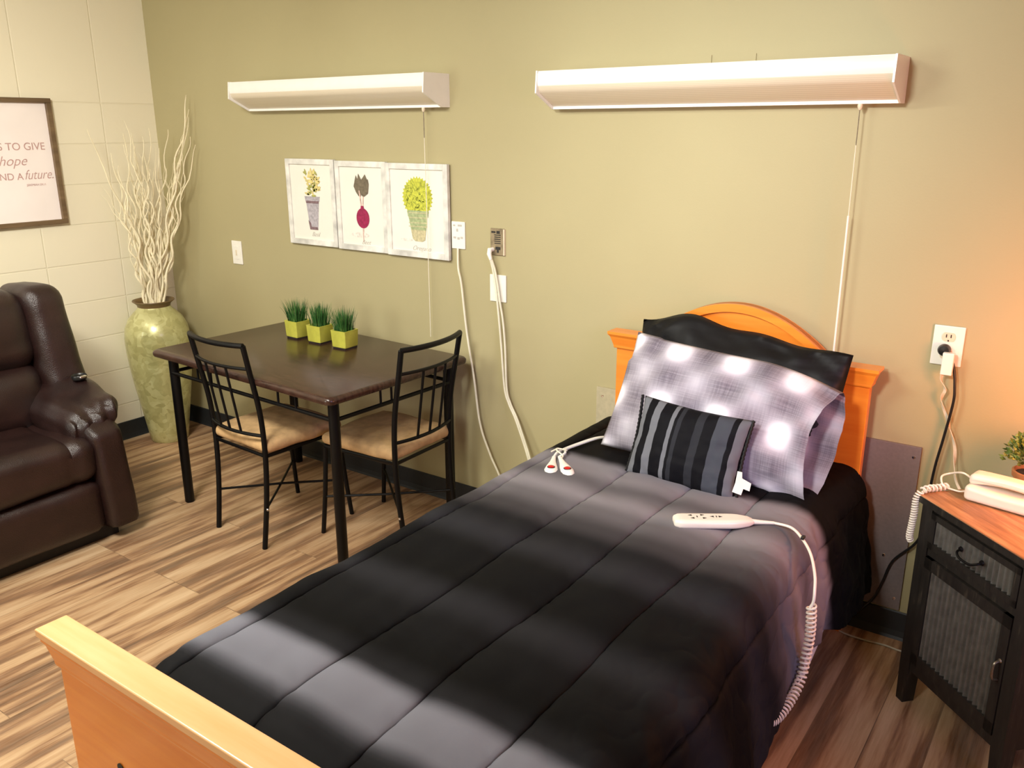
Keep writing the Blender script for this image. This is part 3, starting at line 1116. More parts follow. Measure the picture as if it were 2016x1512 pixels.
levels = [(.014, .718), (.003, .720), (0, .727), (0, .738), (.005, .746), (.014, .750)]
vs_ = []
for d, z in levels:
    vs_ += [(x, y_, z) for x, y_ in inset(P, d)]
n_ = len(P)
fs = [tuple(range(n_-1, -1, -1)), tuple((len(levels)-1)*n_+k_ for k_ in range(n_))]
for i in range(len(levels)-1):
    for k_ in range(n_):
        k2 = (k_+1) % n_
        fs.append((i*n_+k_, i*n_+k2, (i+1)*n_+k2, (i+1)*n_+k_))
bm_.add(vs_, fs).build('tabletop', 'espresso_top', tb)
LX, LY = .545, .322
for sx_ in (1, -1):
    for sy_ in (1, -1):
        MB().lathe([(0, 0), (.019, 0), (.0215, .004), (.0215, .715), (0, .715)], (sx_*LX, sy_*LY, 0), 20).build('leg', 'black_metal', tb)
for sy_ in (1, -1):
    y_ = sy_*(LY+.012)
    MB().tube([(-LX, y_, .640), (LX, y_, .640)], .0085, 10).tube([(-LX, y_, .708), (LX, y_, .708)], .008, 8).build('rail', 'black_metal', tb)
    for xx in (-.335, -.235, .225, .335):
        MB().tube([(xx, y_, .64), (xx, y_, .708)], .005, 8).build('rail_bar', 'black_metal', tb)
for sx_ in (1, -1):
    x_ = sx_*(LX+.012)
    MB().tube([(x_, -LY, .640), (x_, LY, .640)], .0085, 10).tube([(x_, -LY, .708), (x_, LY, .708)], .008, 8).build('rail', 'black_metal', tb)
    for yy_ in (-.09, -.03):
        MB().tube([(x_, yy_, .64), (x_, yy_, .708)], .005, 8).build('rail_bar', 'black_metal', tb)


# ------------------------------------------------------------------ chairs
def make_chair():
    r = thing('dining_chair', 'x', 'chair')
    BW = .178  # half width at back
    # back posts (floor to top)
    for sx_ in (1, -1):
        pts = smoothpath([(sx_*.167, -.232, 0), (sx_*.172, -.205, .22), (sx_*.176, -.195, .42), (sx_*.179, -.205, .60), (sx_*.182, -.238, .78), (sx_*.184, -.258, .888)], 8)
        MB().tube(pts, .0112, 12).build('back_post', 'black_metal', r)
        MB().tube(smoothpath([(sx_*.195, .225, 0), (sx_*.187, .205, .2), (sx_*.182, .190, .405)], 6), .0100, 12).build('leg', 'black_metal', r)

    def rail(z, yb, bow, rad, w):
        return MB().tube([(w*(2*k_/14-1), yb-bow*(1-(2*k_/14-1)**2), z) for k_ in range(15)], rad, 10)
    rail(.888, -.258, .038, .0112, .184).build('top_rail', 'black_metal', r)
    rail(.790, -.240, .036, .0070, .182).build('mid_rail', 'black_metal', r)
    rail(.498, -.198, .034, .0075, .180).build('lower_rail', 'black_metal', r)
    for xx in (-.07, 0, .07):
        bw_ = 1-(xx/.184)**2
        MB().tube([(xx, -.240-.036*bw_, .79), (xx, -.222-.035*bw_, .66), (xx, -.198-.034*bw_, .498)], .0055, 8).build('spindle', 'black_metal', r)
    # seat frame
    MB().tube([(-.178, -.195, .408), (.178, -.195, .408), (.180, .190, .408), (-.180, .190, .408)], .009, 8, closed=True).build('seat_frame', 'black_metal', r)

    def cf(un, p):
        q = wr_(.006, 9, 4)(un, p)
        if un.z > 0:
            q.z += .012*(1-un.x**2)*(1-un.y**2)
        q.x *= (1+.03*un.y)
        return q
    MB().soft((0, .004, .444), (.392, .405, .055), .026, 18, cf).build('seat_cushion', 'suede_tan', r)
    for a, b_ in (((-.171, -.210, .175), (.186, .202, .175)), ((.171, -.210, .175), (-.186, .202, .175))):
        m_ = (V(a)+V(b_))/2
        dz = .005 if a[0] < 0 else -.005
        MB().tube([a, m_+V((0, 0, dz)), b_], .0055, 8).build('cross_brace', 'black_metal', r)
        e = V(b_)
        MB().lathe([(.0065, 0), (.005, .003), (0, .004)], e+V((0, .008, 0)), 10, (0, 1, 0)).build('screw', 'chrome', r)
        MB().lathe([(.0065, 0), (.005, .003), (0, .004)], V(a)+V((-.010 if a[0] < 0 else .010, 0, 0)), 10, ((-1 if a[0] < 0 else 1), 0, 0)).build('screw', 'chrome', r)
    return r


def dup(root, loc, rz):
    r = root.copy()
    COL.objects.link(r)
    r.location = loc
    r.rotation_euler = (0, 0, rz)
    for ch in list(root.children):
        c_ = ch.copy()
        COL.objects.link(c_)
        c_.parent = r
        for g_ in ch.children:
            d = g_.copy()
            COL.objects.link(d)
            d.parent = c_
    return r


chA = make_chair()
chA.location = (1.577, -.597, 0)
chA.rotation_euler = (0, 0, -.05)
chB = dup(chA, (2.040, -.388, 0), 1.60)
tag(chA, 'black metal chair with tan seat on the long side of the table, nearer the recliner', 'chair', 'chairs at the dining table')
tag(chB, 'black metal chair with tan seat at the short end of the table, nearer the bed', 'chair', 'chairs at the dining table')


# ------------------------------------------------------------------ three grass pots
def make_pot(seed):
    r = thing('grass_pot', 'x', 'potted grass', group='grass pots on the table')
    a, h0, h1 = .043, .007, .083

    def ring(hw, z, rad=.004):
        out = []
        for (sx_, sy_, a0) in ((1, 1, 0), (-1, 1, pi/2), (-1, -1, pi), (1, -1, 3*pi/2)):
            for k_ in range(4):
                t_ = a0+k_/3*pi/2
                out.append((sx_*(hw-rad)+rad*cos(t_), sy_*(hw-rad)+rad*sin(t_), z))
        return out
    lv = [(a-.004, h0), (a-.002, h0+.004), (a+.001, h1-.004), (a+.002, h1), (a-.004, h1), (a-.006, h1-.004), (a-.008, h1-.012)]
    vs_ = []
    for hw, z in lv:
        vs_ += ring(hw, z)
    n_ = 16
    fs = [tuple(range(n_-1, -1, -1)), tuple((len(lv)-1)*n_+k_ for k_ in range(n_))]
    for i in range(len(lv)-1):
        for k_ in range(n_):
            k2 = (k_+1) % n_
            fs.append((i*n_+k_, i*n_+k2, (i+1)*n_+k2, (i+1)*n_+k_))
    MB().add(vs_, fs).build('pot', 'pot_chartreuse', r)
    MB().box(-a+.005, a-.005, -a+.005, a-.005, 0, h0+.001).build('foot', 'pot_foot', r, smooth=False)
    rg = random.Random(seed)
    mb = MB()
    for k_ in range(230):
        x, y_ = rg.uniform(-.032, .032), rg.uniform(-.032, .032)
        H = rg.uniform(.075, .118)
        an = rg.uniform(0, 2*pi)
        out = V((x, y_, 0))*rg.uniform(.35, .95)+V((cos(an), sin(an), 0))*rg.uniform(0, .012)
        w_ = rg.uniform(.0011, .0019)
        sd = V((cos(an+1.57), sin(an+1.57), 0))*w_
        vs_ = []
        for j in range(5):
            t_ = j/4
            p = V((x, y_, .070))+V((0, 0, H*t_))+out*t_**1.7
            ww = 1-t_**2*.9
            vs_ += [p-sd*ww, p+sd*ww]
        mb.add(vs_, [(2*j, 2*j+1, 2*j+3, 2*j+2) for j in range(4)])
    tag(mb.build('grass', 'grass_green', r, fixn=False), kind='stuff')
    return r


for k_, (x, y_, lb) in enumerate(((1.352, -.250, 'yellow-green square pot of grass, farthest left of the three on the table'),
                                  (1.512, -.258, 'yellow-green square pot of grass, middle of the three on the table'),
                                  (1.682, -.266, 'yellow-green square pot of grass, nearest the right end of the table'))):
    pt = make_pot(20+k_)
    pt.location = (x, y_, .7502)
    pt.rotation_euler = (0, 0, (-.05, .02, .04)[k_])
    pt['label'] = lb

# ------------------------------------------------------------------ bed
bd = thing('bed', 'orange maple twin bed frame with arched headboard and flat capped footboard', 'bed', (3.42, -1.15, 0))
hb = MB()
hb.box(2.965, 3.885, -.080, -.045, .22, .905, .003)
hb.build('headboard', 'maple_orange', bd, world=True, smooth=False)
for x0 in (2.965, 3.830):
    MB().box(x0, x0+.055, -.080, -.045, 0, .22, .003).build('leg', 'maple_orange', bd, world=True, smooth=False)
# flared crown moulding on the shoulders
cr = MB()


def flare(mb, x0, x1, yf, yb, zb, zt, fx, fy):
    """moulding flaring outward to the top with a small cove"""
    prof_ = [(0, zb), (.10, zb+.004), (.12, zb+.010), (.30, zb+(zt-zb)*.35), (.62, zb+(zt-zb)*.68), (1, zt-.010), (1, zt)]
    vs_ = []
    for k_, z in prof_:
        a, b_ = k_*fx, k_*fy
        vs_ += [(x0-a, yf-b_, z), (x1+a, yf-b_, z), (x1+a, yb+b_*.2, z), (x0-a, yb+b_*.2, z)]
    n_ = 4
    fs = [(3, 2, 1, 0), tuple((len(prof_)-1)*4+k_ for k_ in range(4))]
    for i in range(len(prof_)-1):
        for k_ in range(4):
            k2 = (k_+1) % 4
            fs.append((i*4+k_, i*4+k2, i*4+4+k2, i*4+4+k_))
    mb.add(vs_, fs)


flare(cr, 2.960, 3.890, -.090, -.040, .898, .962, .022, .018)
cr.build('headboard_crown', 'maple_orange', bd, world=True, smooth=False)
xa, xr, zt = 3.432, .335, 1.118
arc = [(xa+xr*(2*k_/40-1), .955+(zt-.955)*(1-(2*k_/40-1)**2)) for k_ in range(41)]
MB().prism(arc, -.078, -.050, 'xz').build('headboard_arch', 'maple_orange', bd, world=True, smooth=False)
# raised rim on the arch
rim = MB()
for i in range(40):
    a, b_ = arc[i], arc[i+1]
    ia = (xa+(a[0]-xa)*.90, .955+(a[1]-.955)*.83)
    ib = (xa+(b_[0]-xa)*.90, .955+(b_[1]-.955)*.83)
    y0_, y1_ = -.094, -.044
    vs_ = [(a[0], y0_, a[1]), (b_[0], y0_, b_[1]), (ib[0], y0_, ib[1]), (ia[0], y0_, ia[1]), (a[0], y1_, a[1]+0), (b_[0], y1_, b_[1]), (ib[0], y1_, ib[1]), (ia[0], y1_, ia[1])]
    rim.add(vs_, [(0, 1, 2, 3), (4, 7, 6, 5), (0, 4, 5, 1), (3, 2, 6, 7)])
rim.build('arch_trim', 'maple_orange', bd, world=True, smooth=False)
# footboard
MB().box(2.976, 3.890, -2.246, -2.214, .22, .745, .003).build('footboard', 'maple_orange', bd, world=True, smooth=False)
for x0 in (2.976, 3.835):
    MB().box(x0, x0+.055, -2.246, -2.214, 0, .22, .003).build('leg', 'maple_orange', bd, world=True, smooth=False)
fc = MB()
flare(fc, 2.964, 3.892, -2.247, -2.212, .728, .786, .024, .010)
fc.build('footboard_moulding', 'maple_orange', bd, world=True, smooth=False)
MB().box(2.934, 3.924, -2.262, -2.200, .786, .803, .003).build('footboard_cap', 'maple_light', bd, world=True, smooth=False)
MB().lathe([(0, 0), (.010, 0), (.010, .001), (0, .001)], (3.147, -2.2468, .585), 20, (0, -1, 0)).build('bolt_hole', 'hole_dark', bd, world=True)
MB().lathe([(0, 0), (.006, 0), (.006, .001), (0, .001)], (3.147, -2.2468, .572), 20, (0, -1, 0)).build('bolt_hole', 'hole_dark', bd, world=True)
for x0 in (2.985, 3.862):
    MB().box(x0, x0+.022, -2.214, -.08, .20, .345, .003).build('side_rail', 'maple_orange', bd, world=True, smooth=False)
# mattress
mt = thing('mattress', 'white mattress showing as a pale sliver under the hanging comforter', 'mattress', (3.42, -1.15, .26))
MB().soft((3.424, -1.15, .425), (.83, 2.04, .33), .05, 18).build('mattress_body', 'sheet_white', mt, world=True)

st_ = MB()
st_.add([(3.925, -.455, .262), (3.925, -.53, .262), (3.927, -.70, .235), (3.929, -.735, .190), (3.928, -.66, .185), (3.926, -.55, .215),
         (3.922, -.455, .262), (3.922, -.53, .262), (3.924, -.70, .235), (3.926, -.735, .190), (3.925, -.66, .185), (3.923, -.55, .215)],
        [(0, 1, 2, 3, 4, 5), (11, 10, 9, 8, 7, 6)]+[(i, (i+1) % 6, 6+(i+1) % 6, 6+i) for i in range(6)])
st_.build('hanging_strap', 'sheet_white', mt, world=True, smooth=False)

# comforter --------------------------------------------------------------
S_SEAM = [.0435, .3185, .5435, .7585, .995]   # measured from the left top edge (x = 2.94)


def sst(a, b_, x):
    t_ = max(0, min(1, (x-a)/(b_-a)))
    return t_*t_*(3-2*t_)


def comf(u, v_):
    # v_: head -> foot ; u: left hem -> right hem
    y_ = -.075-2.105*v_
    HZ = [(0, .235), (-.2, .262), (-.43, .300), (-.63, .355), (-.78, .385), (-.95, .345), (-1.08, .325), (-1.2, .26), (-1.5, .24), (-2.3, .24)]
    for (ya, za), (yb, zb_) in zip(HZ, HZ[1:]):
        if ya >= y_ >= yb:
            k_ = (y_-ya)/(yb-ya)
            hemz = za+(zb_-za)*k_
    dropR = .60-hemz
    dropL = .30
    xl, xr_ = 2.925, 3.868+.045*sst(-.95, -1.5, y_)
    rad = .050
    radR = .085
    W_ = (xr_-xl)
    L1 = dropL
    tot = L1+W_+dropR+.04
    s_ = u*tot
    ztop = .600
    # tuck behind the footboard
    ft = sst(-1.97, -2.19, y_)
    ztop -= .085*ft
    sl = s_-L1
    nrm = V((0, 0, 1))
    if sl < -rad:
        x, z = xl, ztop-rad+(sl+rad)
        nrm = V((-1, 0, 0))
    elif sl < rad*.57:
        a = (sl+rad)/(rad*1.57)*pi/2
        a = min(pi/2, a)
        x, z = xl+rad-rad*cos(a), ztop-rad+rad*sin(a)
        nrm = V((-cos(a), 0, sin(a)))
    elif sl < W_-radR*.9:
        x, z = xl+rad+(sl-rad*.57), ztop
    else:
        sr = sl-(W_-radR*.9)
        x0 = xl+rad+(W_-radR*.9-rad*.57)
        al = sr/radR
        if al < pi/2*.93:
            x, z = x0+radR*sin(al), ztop-radR+radR*cos(al)
            nrm = V((sin(al), 0, cos(al)))
        else:
            al0 = pi/2*.93
            d = sr-al0*radR
            x, z = x0+radR*sin(al0)+d*cos(al0)*1.0, ztop-radR+radR*cos(al0)-d*sin(al0)
            nrm = V((1, 0, .1))
            fall = min(1, d/.20)
            fold = .011*sin(y_*13+1.2*sin(y_*4)+.6)+.004*sin(y_*29+d*6)
            x += fold*fall+.012*fall+.03*fall*sst(-1.1, -1.5, y_)
            y_ += .012*sin(y_*12+d*10)*fall
    p = V((x, y_, z))
    # quilting puff between seams
    g_ = 1e9
    for q_ in S_SEAM:
        g_ = min(g_, abs(sl-q_-.010*sin(v_*17+q_*9)*.6))
    puff = .013*(1-exp(-(g_/.040)))-.008*exp(-(g_/.006)**2)
    wr1 = noise.noise(V((sl*5, y_*4, 1.3)))*.008+noise.noise(V((sl*16+3, y_*9, 7)))*.0030
    # crumples on the right shoulder of the bed
    k_ = sst(.72, 1.0, sl)
    wr1 += k_*(noise.noise(V((sl*7, y_*8, 4)))*.012-abs(noise.noise(V((sl*8+y_*4+9, y_*6-sl*5, 8))))*.017-.0034*(1-abs(noise.noise(V((sl*16+y_*9+9, y_*13-sl*8, 18)))))**8+noise.noise(V((sl*24+9, y_*26, 18)))*.0016)
    # pull lines running from the seams
    wr1 += .0022*abs(sin(y_*40+sl*22+3*noise.noise(V((sl*6, y_*6, 0)))))*exp(-(g_/.04))
    # foot ridge
    wr1 += .020*exp(-((y_+2.07+.03*sin(sl*5))/.035)**2)*sst(0, .1, sl)*(1-sst(.85, 1., sl))-.006*exp(-((y_+1.99)/.02)**2)
    return p+nrm*(puff+wr1)


cm = MB()
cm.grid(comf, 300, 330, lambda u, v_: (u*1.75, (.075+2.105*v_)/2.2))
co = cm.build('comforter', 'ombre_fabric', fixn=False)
so = co.modifiers.new('thick', 'SOLIDIFY')
so.thickness = .012
so.offset = -1
tag(co, 'black and grey ombre quilted comforter spread over the bed', 'comforter')


# pillows ----------------------------------------------------------------
def pillow(name, mat, c, w_, h_, T, right, up, open_right=False, sag=0., uvscale=None, warp=None, nu=44, nv=34, parent=None, ears=.05, wrk=.006, seed=0):
    c, right, up = V(c), V(right).normalized(), V(up).normalized()
    up = (up-right*up.dot(right)).normalized()
    nrm = right.cross(up)*1.0      # towards the viewer side (front)
    if nrm.y > 0:
        nrm = -nrm
    mb = MB()

    def pt(u, v_, sd):
        a, b_ = 2*u-1, 2*v_-1
        ka = 1-abs(a)**2.6
        kb = 1-abs(b_)**2.4
        if open_right and a > 0:
            ka = max(ka, (1-.45*a))
        th = T/2*max(0, ka)**.55*max(0, kb)**.55
        px_ = a*(w_/2)*(1-ears*(1-abs(b_)**1.6)*(abs(a)**3))
        pz_ = b_*(h_/2)*(1-ears*1.3*(1-abs(a)**1.6)*(abs(b_)**3))
        n1 = noise.noise(V((a*3+seed, b_*3, sd)))*wrk*1.6+noise.noise(V((a*8+seed, b_*8, sd*3)))*wrk*.7
        # corner creases
        n1 += wrk*.9*sin((abs(a)+abs(b_))*18+seed)*max(0, abs(a)*abs(b_)-.35)
        n1 *= min(1, th/(T*.12)) if T else 1
        p = c+right*px_+up*pz_+nrm*sd*(th+n1)
        if warp:
            p = warp(p, a, b_, sd)
        return p
    uvf = (lambda u, v_: (u*uvscale[0], v_*uvscale[1])) if uvscale else (lambda u, v_: (u, v_))
    mb.grid(lambda u, v_: pt(u, v_, 1), nu, nv, uvf)
    mb.grid(lambda u, v_: pt(u, v_, -1), nu, nv, uvf)
    o = mb.build(name, mat, parent, fixn=False, world=True)
    bm = bmesh.new()
    bm.from_mesh(o.data)
    bmesh.ops.remove_doubles(bm, verts=bm.verts[:], dist=.0004)
    bmesh.ops.recalc_face_normals(bm, faces=bm.faces[:])
    bm.to_mesh(o.data)
    bm.free()
    for p_ in o.data.polygons:
        p_.use_smooth = True
    return o


def warpB(p, a, b_, sd):
    if b_ > 0:
        p = p+V((0, 0, .050*b_*(exp(-((a+.45)/.42)**2)*1.1+.45*exp(-((a-.25)/.4)**2)-.25)))
    p.z += .010*sin(a*9)*b_*.5
    return p


pb = pillow('pillow', 'black_sateen', (3.462, -.185, .835), .745, .40, .15, (1, -.03, -.02), (0, .26, 1), warp=warpB, ears=.03, wrk=.012, seed=2)
tag(pb, 'black pillow propped against the headboard, behind the plaid pillow', 'pillow')


def warpP(p, a, b_, sd):
    if b_ < 0 and a > .5:
        p = p+V((0, 0, -.012*(a-.5)))
    if b_ > 0 and a > .3:
        p = p+V((0, 0, -.055*((a-.3)/.7)**1.6*b_))
    if a > .6:
        k_ = ((a-.6)/.4)**1.5*(1-b_*b_)
        p = p+V((-.028*k_ if sd > 0 else .030*k_, 0, 0))
    if a < -.7 and b_ > .5:
        p = p+V((.012*(-a-.7)/.3, 0, .004))
    return p


pp = thing('pillow', 'grey and white plaid pillow standing in front of the black pillow', 'pillow', (3.45, -.40, .60))
pillow('pillowcase', 'plaid_fabric', (3.468, -.325, .800), .735, .415, .17, (1, -.035, -.045), (-.02, .50, 1), open_right=True, uvscale=(.735, .415), warp=warpP, ears=.03, wrk=.010, seed=5, parent=pp)
ps = thing('throw_pillow', 'small black and grey striped pillow leaning on the plaid pillow', 'pillow', (3.44, -.50, .60))
pillow('cover', 'stripe_fabric', (3.452, -.492, .725), .375, .262, .10, (1, -.03, -.03), (.0, .42, 1), uvscale=None, ears=.05, wrk=.005, seed=9, parent=ps, nu=60, nv=30)
# fringe piping along both short ends
for s_u in (-1, 1):
    mb = MB()
    rg, upv = V((1, -.03, -.03)).normalized(), V((0, .42, 1)).normalized()
    pts = []
    for k_ in range(40):
        b_ = 2*k_/39-1
        pts.append(V((3.452, -.492, .725))+rg*s_u*(.1875*(1-.05*(1-abs(b_)**1.6))+.003+.0022*(k_ % 2))+upv*b_*.131)
    mb.tube(pts, .0055, 6).build('piping', 'black_sateen', ps, world=True)
c0 = V((3.645, -.545, .672))
q = MB()
q.add([c0+V(a) for a in ((-.006, 0, .035), (.010, -.004, .037), (.012, -.006, .018), (.042, -.010, .010), (.040, -.014, -.014), (.020, -.012, -.012), (.016, -.016, -.032), (-.014, -.012, -.030), (-.008, -.006, 0))], [tuple(range(9))])
tg = q.build('care_tag', 'sheet_white', ps, world=True, smooth=False)
tg.modifiers.new('t', 'SOLIDIFY').thickness = .0008

# bed hand control -------------------------------------------------------
hc = thing('bed_remote', 'white bed control handset lying on the comforter near the pillows', 'remote control', (3.655, -.755, .618))
ang = atan2(.125, .185)
Rz = Matrix.Rotation(ang, 3, 'Z')


def bodyf(un, p):
    f_ = (un.x+1)/2
    wv_ = 1.0 if f_ < .7 else 1-.55*((f_-.7)/.3)**1.5
    if f_ < .12:
        wv_ = .75+.25*(f_/.12)**.6
    p.y *= wv_
    if f_ > .8:
        p.z *= 1-.35*((f_-.8)/.2)
    return p


MB().soft((0, 0, .012), (.225, .062, .026), .011, 16, bodyf, Rz).build('handset_body', 'phone_white', hc)
ic = MB()
for (dx, dy, sgn) in ((-.065, .010, -1), (-.060, -.008, -1), (-.030, .012, 1), (-.026, -.008, 1), (-.004, .002, -1), (.020, .002, 1)):
    tri = [V((0, 0, 0)), V((0, 0, 0)), V((0, 0, 0))]
    tri = [V((dx+sgn*.006, dy, .0255)), V((dx-sgn*.005, dy+.005, .0255)), V((dx-sgn*.005, dy-.005, .0255))]
    ic.add([Rz@a for a in tri]+[Rz@(a-V((0, 0, .002))) for a in tri], [(0, 1, 2), (5, 4, 3), (0, 3, 4, 1), (1, 4, 5, 2), (2, 5, 3, 0)])
for dx, dy in ((-.046, .001), (.0085, .002)):
    ic.add([Rz@V((dx-.0015, dy-.005, .0255)), Rz@V((dx+.0015, dy-.005, .0255)), Rz@V((dx+.0015, dy+.005, .0255)), Rz@V((dx-.0015, dy+.005, .0255))], [(0, 1, 2, 3)])
ic.build('arrow_marks', 'hole_dark', hc, smooth=False)
MB().tube([(3.738, -.700, .630), (3.765, -.684, .629), (3.800, -.668, .630)], [.009, .0065, .0045], 12).build('strain_relief', 'phone_white', hc, world=True)
pts = smoothpath([(3.800, -.668, .630), (3.850, -.674, .632), (3.890, -.702, .622), (3.930, -.752, .608), (3.962, -.815, .585), (3.974, -.848, .558), (3.976, -.857, .532), (3.970, -.860, .515)], 8)
MB().tube(pts, .0040, 10).build('cord', 'phone_white', hc, world=True)
cp = [(3.972, -.856, .520), (3.975, -.856, .48), (3.976, -.856, .43), (3.975, -.868, .375), (3.975, -.892, .327), (3.972, -.945, .300), (3.966, -1.005, .288), (3.960, -1.050, .290), (3.956, -1.080, .302)]
MB().tube(coil(cp, .0112, 31, 16), .0031, 6).build('coiled_cord', 'phone_white', hc, world=True)
MB().soft((3.893, -.706, .628), (.010, .020, .008), .003, 5).build('cord_clip', 'black_plastic', hc, world=True)

# nurse call buttons -----------------------------------------------------
for k_, (tip, root, lb) in enumerate((((3.078, -.712, .622), (3.020, -.600, .632), 'left one of two white call buttons with red tops on the bed'),
                                      ((3.136, -.690, .622), (3.035, -.590, .632), 'right one of two white call buttons with red tops on the bed'))):
    tip, root = V(tip), V(root)
    r = thing('call_button', lb, 'call button', tip.lerp(root, .5), 0, 'call buttons on the bed')
    d = (tip-root)
    L_ = d.length
    prof_ = [(0, 0), (.006, .001), (.0075, L_*.15), (.011, L_*.35), (.019, L_*.62), (.023, L_*.82), (.020, L_*.97), (.010, L_*1.06), (0, L_*1.08)]
    mb = MB().lathe(prof_, root, 24, d)
    z0 = None
    for v_ in mb.v:
        ax = root+d*max(0, min(1.1, (v_-root).dot(d)/d.length_squared))
        v_.z = ax.z+(v_.z-ax.z)*.62
    mb.build('button_body', 'plastic_white', r, world=True)
    bc = root+d*.82+V((0, 0, .0125))
    MB().lathe([(.0105, -.004), (.0105, .0018), (.009, .0032), (0, .0040)], bc, 24).build('push_button', 'button_red', r, world=True)
    MB().lathe([(.0128, -.004), (.0128, .0008), (.0107, .0012), (.0105, -.002)], bc, 24).build('button_ring', 'hole_dark', r, world=True)
    cpath = smoothpath([root, root+V((-.006+.01*k_, .03, .004)), (3.010+.008*k_, -.520, .632), (3.020+.008*k_, -.440, .630), (3.045+.008*k_, -.360, .632), (3.075+.006*k_, -.30, .625)], 8)
    MB().tube(cpath, .0042, 8).build('cord', 'plastic_white', r, world=True)
r = MB().tube(smoothpath([(2.998, -.585, .640), (3.012, -.560, .646), (3.035, -.545, .640), (3.02, -.530, .632), (3.0, -.545, .640), (3.014, -.575, .646), (3.046, -.585, .636), (3.050, -.610, .632)], 6), .0026, 6).build('cord_tie', 'cable_white')
tag(r, 'cream twist tie wound round the cords of the call buttons', 'cord tie')

# ------------------------------------------------------------------ nightstand
A = atan2(-.681, .732)
P0 = V((4.122, -.338, 0))
ns = thing('nightstand', 'distressed black nightstand with corrugated metal drawer and door, wooden top', 'nightstand', P0, A)
W_, D_, H_ = .425, .34, .680
MB().box(-.012, W_+.012, -.014, D_+.006, H_-.022, H_, .003).build('top', 'rustic_top', ns, smooth=False)
MB().box(-.012, W_+.012, -.0155, -.0135, H_-.021, H_-.002).box(-.0135, -.0118, -.014, D_+.006, H_-.021, H_-.002).build('top_edge', 'distressed_black', ns, smooth=False)
for (x0, y_) in ((.0, .0), (W_-.042, .0), (0, D_-.04), (W_-.042, D_-.04)):
    P_ = [(x0+.004 if x0 < .1 else x0+.010, 0), (x0+.034 if x0 < .1 else x0+.040, 0), (x0+.042, .12), (x0+.042, H_-.022), (x0, H_-.022), (x0, .12)]
    MB().prism(P_, y_, y_+.04, 'xz').build('leg', 'distressed_black', ns, smooth=False)
MB().box(.004, .012, .03, D_-.03, .13, H_-.022).build('side_panel', 'distressed_black', ns, smooth=False)
MB().box(W_-.012, W_-.004, .03, D_-.03, .13, H_-.022).build('side_panel', 'distressed_black', ns, smooth=False)
MB().box(.03, W_-.03, D_-.02, D_-.01, .13, H_-.022).build('back_panel', 'distressed_black', ns, smooth=False)
MB().box(.03, W_-.03, .02, D_-.02, .13, .142).build('bottom_panel', 'distressed_black', ns, smooth=False)
for za, zb_ in ((H_-.036, H_-.022), (.508, .530), (.118, .150)):
    MB().box(.042, W_-.042, .005, .03, za, zb_).build('face_rail', 'distressed_black', ns, smooth=False)


def corr(x0, x1, z0, z1, yb, pitch, amp):
    n_ = int((x1-x0)/pitch*8)
    return MB().grid(lambda u, v_: V((x0+(x1-x0)*u, yb-amp*(.5+.5*cos(2*pi*(x1-x0)*u/pitch)), z0+(z1-z0)*v_)), n_, 2)


dr = MB()
x0, x1, z0, z1 = .044, W_-.044, .533, .642
dr.box(x0, x1, -.002, .016, z0, z0+.020).box(x0, x1, -.002, .016, z1-.018, z1).box(x0, x0+.020, -.002, .016, z0, z1).box(x1-.020, x1, -.002, .016, z0, z1)
dro = dr.build('drawer', 'distressed_black', ns, smooth=False)
corr(x0+.018, x1-.018, z0+.018, z1-.016, .011, .0190, .010).build('drawer_panel', 'galvanised', dro, fixn=False)
hd = MB().tube(smoothpath([(W_/2-.040, -.002, .592), (W_/2-.036, -.016, .588), (W_/2-.018, -.022, .580), (W_/2+.018, -.022, .580), (W_/2+.036, -.016, .588), (W_/2+.040, -.002, .592)], 6), .0035, 8)
hd.lathe([(.008, 0), (.006, .004), (0, .005)], (W_/2-.040, -.001, .593), 12, (0, -1, 0)).lathe([(.008, 0), (.006, .004), (0, .005)], (W_/2+.040, -.001, .593), 12, (0, -1, 0))
hd.build('drawer_handle', 'black_metal', dro)
z0, z1 = .153, .505
dd = MB()
dd.box(x0, x1, -.003, .016, z0, z0+.036).box(x0, x1, -.003, .016, z1-.034, z1).box(x0, x0+.030, -.003, .016, z0, z1).box(x1-.030, x1, -.003, .016, z0, z1)
ddo = dd.build('door', 'distressed_black', ns, smooth=False)
corr(x0+.028, x1-.028, z0+.034, z1-.032, .012, .0190, .012).build('door_panel', 'galvanised', ddo, fixn=False)
lt = MB().tube(smoothpath([(x1-.014, -.002, .372), (x1-.014, -.018, .366), (x1-.013, -.022, .345), (x1-.013, -.018, .322), (x1-.013, -.002, .316)], 6), .0036, 8)
lt.lathe([(.007, 0), (.005, .004), (0, .005)], (x1-.014, -.002, .372), 12, (0, -1, 0))
lt.build('door_handle', 'steel_chain', ddo)

# telephone --------------------------------------------------------------
ph = thing('telephone', 'white corded telephone with handset resting on its base, on the nightstand', 'telephone', (4.332, -.292, H_), -.20)


def phf(un, p):
    if un.z > 0:
        p.z += .006*un.x**2
    p.y *= (1-.12*(1-un.x*un.x)*0)
    return p


MB().soft((0, -.006, .021), (.215, .088, .040), .013, 18, phf).build('phone_base', 'phone_white', ph)


def hsf(un, p):
    k_ = 1-un.x**2
    if un.z < 0:
        p.z += .012*k_
    p.z += .004*k_
    p.y *= 1-.10*k_
    return p


MB().soft((.000, .000, .058), (.212, .062, .036), .015, 20, hsf).build('handset', 'phone_white', ph)
